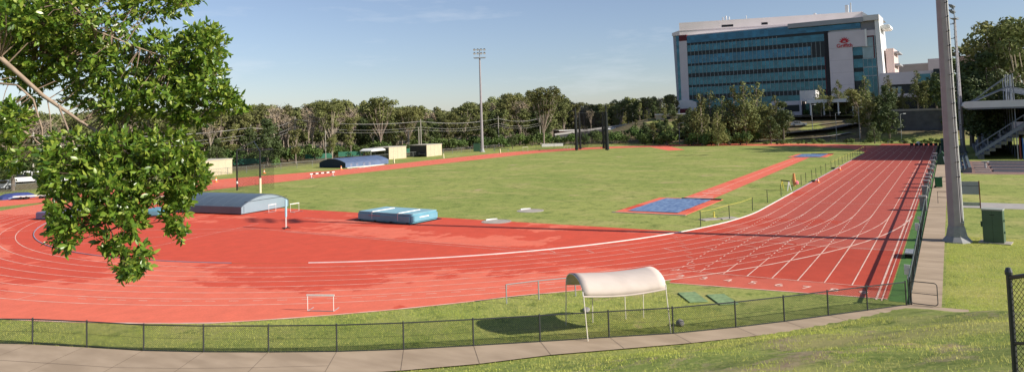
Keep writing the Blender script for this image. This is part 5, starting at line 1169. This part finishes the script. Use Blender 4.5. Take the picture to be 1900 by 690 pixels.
for k, (px, d0, yt) in enumerate(((1110, 300, 196), (1130, 310, 192), (1185, 262, 196), (1200, 250, 205), (1215, 258, 190), (1232, 245, 200), (1246, 250, 192), (1262, 232, 212), (1280, 226, 200), (1180, 240, 222), (1222, 232, 222), (1100, 285, 205), (1250, 222, 224), (1272, 215, 222), (1195, 218, 226), (1210, 210, 228), (1235, 212, 222), (1258, 207, 218), (1285, 205, 205), (1594, 208, 165), (1632, 210, 178), (1612, 206, 186), (1645, 212, 160), (1540, 234, 178), (1660, 214, 190), (1715, 219, 150))):
    p = onhill(px, d0); plant('gum' if k % 2 else 'dense', k % 3, p, hat(p, yt), 'tree in the grove between the far car park and the glass building' if px < 1300 else 'leafy tree on the slope below the right half of the glass building', 'grove left of the glass building' if px < 1300 else 'trees below the right half of the glass building')
# hedge shrubs on the hill and verge
rt = random.Random(9)
for k in range(135):
    px = rt.uniform(1190, 1760); d0 = rt.uniform(192, 226) if px < 1640 else rt.uniform(186, 194)
    if 1400 < px < 1640: d0 = rt.choice([rt.uniform(192, 199), rt.uniform(192, 199), rt.uniform(238, 250)])
    p = onhill(px, d0); plant('shrub', rt.randrange(4), p, (rt.uniform(.6, 1.3) if d0 < 204 else rt.uniform(1.2, 2.6)) if px > 1400 else rt.uniform(2, 4.5), 'low garden shrub on the planted slope below the buildings', 'garden shrubs on the slope')
# ================================================================== GRASS BLADES
blade_m = mat('grass blades', (.50, .56, .10), .8, .0, .35, col2=(.62, .58, .18), trans=.25, spec=.15)
_n = blade_m.node_tree; _g = _n.nodes.new('ShaderNodeNewGeometry'); _h = _n.nodes.new('ShaderNodeHueSaturation'); _r = _n.nodes.new('ShaderNodeMapRange'); _r.inputs['To Min'].default_value = .5; _r.inputs['To Max'].default_value = 1.25
_src = _n.nodes['Principled BSDF'].inputs['Base Color'].links[0].from_socket; _n.links.new(_g.outputs['Random Per Island'], _r.inputs['Value']); _n.links.new(_r.outputs[0], _h.inputs['Value']); _n.links.new(_src, _h.inputs['Color']); _n.links.new(_h.outputs[0], _n.nodes['Principled BSDF'].inputs['Base Color'])
def blades(name, pts, hmin, hmax, w):
    pts = np.asarray(pts); n_ = len(pts); g_ = np.random.default_rng(3); z = height(pts[:, 0], pts[:, 1])
    a = g_.uniform(0, 6.283, n_); h = g_.uniform(hmin, hmax, n_); ln = g_.normal(size=(n_, 2))*(h*.45)[:, None]
    c = np.stack([np.cos(a), np.sin(a)], 1)*w/2
    V = np.zeros((n_, 3, 3)); V[:, 0, :2] = pts-c; V[:, 1, :2] = pts+c; V[:, 2, :2] = pts+ln; V[:, 0, 2] = V[:, 1, 2] = z-.01; V[:, 2, 2] = z+h
    o = npmesh(name, V.reshape(-1, 3), np.arange(n_*3), blade_m, nv=3); o['kind'] = 'stuff'; return o
def inpoly_bank(n_):
    u = rng.uniform(0, 1, n_); ang_ = np.radians(178+(236-178)*u); s = rng.uniform(0, 1, n_)**1.1*17-.25; r_ = 56.3+s; P = np.stack([np.cos(ang_)*r_, np.sin(ang_)*r_], 1)
    ok = P[:, 0] < -28.9; return P[ok]
PB = inpoly_bank(210000)
# keep those that the path does not cover and clump them
POa = np.array([[p.x, p.y] for p in PO]); 
def outside_path(P):
    a_ = np.arctan2(P[:, 1], P[:, 0]) % (2*np.pi); pa = np.arctan2(POa[:, 1], POa[:, 0]) % (2*np.pi); pr = np.hypot(POa[:, 0], POa[:, 1]); o_ = np.argsort(pa)
    return np.hypot(P[:, 0], P[:, 1]) > np.interp(a_, pa[o_], pr[o_])+.02
sPB = np.hypot(PB[:, 0], PB[:, 1])-56.3
cl_ = (np.sin(PB[:, 0]*3.1+PB[:, 1]*1.7)+np.sin(PB[:, 0]*1.3-PB[:, 1]*2.9+1)+np.sin(PB[:, 0]*.5+PB[:, 1]*.8))
PB = PB[outside_path(PB)&(rng.uniform(-2.2, 2.6, len(PB)) < cl_+np.clip(2.2-sPB, -.6, 2.2)+.9*np.sin(PB[:, 0]*.31+PB[:, 1]*.22)*np.sin(PB[:, 0]*.17-PB[:, 1]*.4))]
blades('bank_grass', PB, .02, .10, .016)
n_ = 90000; ths_ = np.radians(rng.uniform(180, 232, n_)); rr_ = rng.uniform(47.2, 55.5, n_); P = np.stack([np.cos(ths_)*rr_, np.sin(ths_)*rr_], 1)
rin = np.array([rout(t) for t in np.degrees(ths_)])+.05; FPa = np.array(pts_f := [(-56.5, 10), (-53.2, -5), (-49.6, -17.2), (-48.0, -21.5), (-46.3, -26.4), (-44., -31.), (-41.2, -35.2), (-38.1, -39.3), (-34.8, -43.2), (-31.6, -46.1), (-28.6, -48.75)])
fa = np.arctan2(FPa[:, 1], FPa[:, 0]) % (2*np.pi); o_ = np.argsort(fa); rf = np.interp(ths_ % (2*np.pi), fa[o_], np.hypot(FPa[:, 0], FPa[:, 1])[o_])-.03
ok = (rr_ > rin)&(rr_ < rf)&((P[:, 0] < -28.8)); blades('verge_grass', P[ok], .03, .09, .014)
P = np.stack([rng.uniform(-28.3, -9, 60000), rng.uniform(-57, -50.05, 60000)], 1); blades('lawn_grass', P, .03, .08, .014)

# ================================================================== FOREGROUND TREE
leafm = bpy.data.materials.new('glossy leaf'); leafm.use_nodes = True; n = leafm.node_tree; bs = n.nodes['Principled BSDF']
gi = n.nodes.new('ShaderNodeNewGeometry'); rp = n.nodes.new('ShaderNodeValToRGB'); e = rp.color_ramp.elements
e[0].color = (.035, .08, .01, 1); e[1].color = (.28, .33, .05, 1); m_ = e.new(.55); m_.color = (.13, .22, .025, 1); m2 = e.new(.9); m2.color = (.26, .32, .05, 1)
n.links.new(gi.outputs['Random Per Island'], rp.inputs['Fac']); n.links.new(rp.outputs[0], bs.inputs['Base Color']); bs.inputs['Roughness'].default_value = .32; bs.inputs['Specular IOR Level'].default_value = .45
tr = n.nodes.new('ShaderNodeBsdfTranslucent'); ms = n.nodes.new('ShaderNodeMixShader'); ms.inputs[0].default_value = .22; hs = n.nodes.new('ShaderNodeHueSaturation'); hs.inputs['Value'].default_value = 1.9; hs.inputs['Hue'].default_value = .485
n.links.new(rp.outputs[0], hs.inputs['Color']); n.links.new(hs.outputs[0], tr.inputs['Color']); n.links.new(bs.outputs[0], ms.inputs[1]); n.links.new(tr.outputs[0], ms.inputs[2]); n.links.new(ms.outputs[0], n.nodes['Material Output'].inputs['Surface'])
tb = D(-420, 400, 9.2); tb = Vector((tb.x, tb.y, hz(tb)))
T = thing('fig_tree', 'leafy tree with glossy green leaves hanging into the left of the view', 'tree', tb)
twig_m = mat('pale brown twig bark', (.36, .27, .20), .8, .25, 14)
def W(px, py, d): return D(px, py, d)-tb
b = MB(); b.tube([(0, 0, -.4), (.1, 0, 1.5), W(-300, 60, 9), W(-200, -250, 8.8)], [.32, .26, .2, .15], 12); b.build('trunk', twig_m, T)
LIMBS = [[(-300, 30, 9), (-120, 0, 8.3), (0, 107, 7.6), (80, 178, 7.5), (165, 236, 7.4), (245, 275, 7.3), (300, 330, 7.2)], [(-300, 60, 9), (-100, 140, 8), (0, 155, 7.7), (32, 158, 7.6), (62, 185, 7.5), (78, 240, 7.5), (80, 300, 7.4), (110, 380, 7.3)],
         [(-200, -100, 9), (0, -60, 8.4), (62, 40, 8.2), (88, 92, 8.1), (128, 122, 8)], [(-200, -150, 9), (80, -80, 7.6), (130, 5, 7.5), (180, 58, 7.4), (260, 90, 7.3), (370, 130, 7.3), (430, 180, 7.3)],
         [(-200, 160, 8.6), (-60, 200, 8), (30, 232, 7.8), (80, 272, 7.7)], [(-200, -200, 9), (180, -120, 8.2), (330, -40, 8), (350, 10, 7.9)], [(165, 236, 7.4), (260, 300, 7.2), (330, 340, 7.1), (320, 420, 7.1)], [(110, 200, 7.45), (150, 300, 7.2), (190, 400, 7.0), (235, 480, 6.9)], [(88, 185, 7.5), (93, 215, 7.45), (95, 246, 7.4)]]
for k, L in enumerate(LIMBS):
    P = [W(*q) for q in L]; r0_ = [.028, .014, .014, .013, .022, .014, .009, .009, .005][k]; b = MB(); b.tube(P, [max(.004, r0_*(1-.78*i/(len(P)-1))) for i in range(len(P))], 8); b.build('limb', twig_m, T, smooth=True)
# foliage masses: (px, py, rx_px, ry_px, dist, depth, clusters)
BL = [(40, 20, 130, 70, 8.0, .8, 150), (170, 30, 110, 60, 7.9, .7, 130), (300, 5, 75, 34, 7.9, .5, 60), (60, 110, 90, 50, 8.3, .6, 80), (150, 110, 70, 60, 8.0, .6, 90), (215, 120, 70, 55, 7.6, .6, 90), (300, 110, 48, 60, 7.4, .5, 75), (375, 90, 52, 48, 7.3, .45, 85), (370, 150, 60, 45, 7.2, .45, 85), (300, 180, 75, 42, 7.3, .5, 90), (415, 185, 36, 24, 7.2, .25, 28), (355, 215, 50, 22, 7.4, .3, 34),
      (230, 195, 60, 40, 7.5, .5, 55), (20, 225, 38, 42, 7.5, .35, 42), (15, 285, 34, 40, 7.6, .3, 32), (160, 180, 50, 34, 7.9, .4, 30),
      (150, 275, 62, 40, 7.2, .5, 75), (230, 280, 70, 45, 7.1, .5, 95), (310, 275, 60, 40, 7.1, .45, 75), (120, 330, 52, 40, 7.1, .4, 60), (200, 345, 70, 48, 7.0, .5, 110), (290, 340, 68, 46, 7.0, .5, 100), (350, 330, 34, 42, 7.0, .3, 40), (150, 400, 62, 42, 6.95, .4, 75), (235, 405, 48, 42, 6.95, .4, 62), (120, 440, 34, 24, 6.9, .25, 22), (322, 400, 24, 40, 7.0, .2, 24), (210, 455, 34, 26, 6.9, .25, 26), (240, 495, 36, 24, 6.85, .2, 34), (265, 470, 20, 26, 6.85, .2, 14), (330, 430, 20, 18, 7.0, .15, 12), (95, 300, 34, 50, 7.15, .3, 34), (100, 400, 28, 40, 6.95, .25, 22), (440, 195, 18, 14, 7.15, .15, 10), (60, 180, 26, 18, 8.4, .2, 8), (362, 320, 24, 46, 7.0, .3, 42), (340, 370, 26, 30, 7.0, .25, 26), (30, 60, 70, 70, 8.6, .4, 110), (120, 60, 90, 60, 8.5, .4, 90), (60, 140, 50, 30, 8.5, .3, 36), (20, 20, 60, 40, 7.4, .3, 40), (95, 345, 26, 20, 7.1, .2, 14),
      # masses outside the frame that shade the crown
      (-120, 60, 130, 160, 8.6, 1.2, 200), (60, -120, 220, 80, 8.2, 1.1, 260), (280, -90, 120, 60, 8.0, .8, 110), (-120, 300, 100, 90, 8.2, .8, 90), (150, -20, 160, 30, 8.6, .8, 110), (60, 60, 110, 50, 9.0, .4, 90)]
g_ = np.random.default_rng(21); Cc = []; Dd = []
for (px, py, rx, ry, d_, dp, cnt) in BL:
    for _ in range(int(cnt*(1.35 if py > 230 else 1.75))):
        v = g_.normal(size=3); v /= np.linalg.norm(v); v *= g_.uniform(.1, 1)**.42
        x_, y_, z_ = px+v[0]*rx, py+v[1]*ry, d_+v[2]*dp
        Cc.append(tuple(W(x_, y_, z_))); u_ = RV*v[0]*.8+UV*(-v[1]*.8)-fw*(-v[2]*.5)+Vector((0, 0, .1)); u_ = u_+Vector(g_.normal(size=3).tolist())*.5; Dd.append(tuple(u_.normalized()))
Cc = np.array(Cc); Dd = np.array(Dd); nc = len(Cc); K = 8
LV = []; LF = []; TWB = MB()
def norm(a): return a/np.linalg.norm(a, axis=-1, keepdims=True)
up = np.array([0, 0, 1.])
side = norm(np.cross(Dd, g_.normal(size=(nc, 3)))); side2 = np.cross(Dd, side)
allV = []
for k in range(K):
    ph = k*2.4+g_.uniform(-.3, .3, nc); tt = k/K; out_ = side*np.cos(ph)[:, None]+side2*np.sin(ph)[:, None]
    opn = g_.uniform(.45, 1.15, nc)*(1.25-.8*tt); dirn = norm(Dd*(1-.0)+out_*opn[:, None]+np.array([0, 0, -.12]))
    base = Cc+Dd*((tt-.7)*.09)[..., None] if False else Cc+Dd*(tt-.7)*.10
    Ln = g_.uniform(.038, .080, nc)[:, None]; Wd = Ln*g_.uniform(.19, .25, (nc, 1)); bn = norm(np.cross(dirn, Dd+g_.normal(size=(nc, 3))*.35)); nn = np.cross(bn, dirn)
    droop = -nn*Ln*.12
    v0 = base; v1 = base+dirn*Ln*.38+bn*Wd+nn*Wd*.35; v2 = base+dirn*Ln*.42; v3 = base+dirn*Ln*.38-bn*Wd+nn*Wd*.35; v4 = base+dirn*Ln+droop; v5 = base+dirn*Ln*.72+bn*Wd*.72+nn*Wd*.2+droop*.4; v6 = base+dirn*Ln*.72-bn*Wd*.72+nn*Wd*.2+droop*.4
    allV.append(np.stack([v0, v1, v5, v4, v6, v3, v2], 1))
V = np.concatenate(allV); nl_ = len(V); V = V.reshape(-1, 3); o7 = np.arange(nl_)[:, None]*7
F = np.concatenate([np.stack([o7+0, o7+1, o7+2, o7+6], -1).reshape(-1, 4), np.stack([o7+6, o7+2, o7+3, o7+3], -1).reshape(-1, 4)[:0], np.stack([o7+6, o7+2, o7+3, o7+4], -1).reshape(-1, 4), np.stack([o7+0, o7+6, o7+4, o7+5], -1).reshape(-1, 4)])
npmesh('leaves', V, F, leafm, T)
# fine twigs to a share of the clusters
segs = []
for L in LIMBS:
    P = [W(*q) for q in L]
    for a, c in zip(P[:-1], P[1:]):
        for i in range(6): segs.append(a.lerp(c, i/6))
SA = np.array([tuple(s) for s in segs]); b = MB()
for i in range(0, nc, 4):
    d2 = ((SA-Cc[i])**2).sum(1); j = int(d2.argmin())
    if d2[j] > .55: 
        st = Cc[i]-Dd[i]*.16; b.tube([st, Cc[i]], [.003, .0025], 3, cap=False); continue
    st = Vector(SA[j]); en = Vector(Cc[i]); mid = st.lerp(en, .55)-Vector(Dd[i])*.05; b.tube([st, mid, en], [.006, .004, .0025], 3, cap=False)
b.build('twigs', mat('brown twig', (.20, .14, .10), .8, .25, 14), T, fix=False)
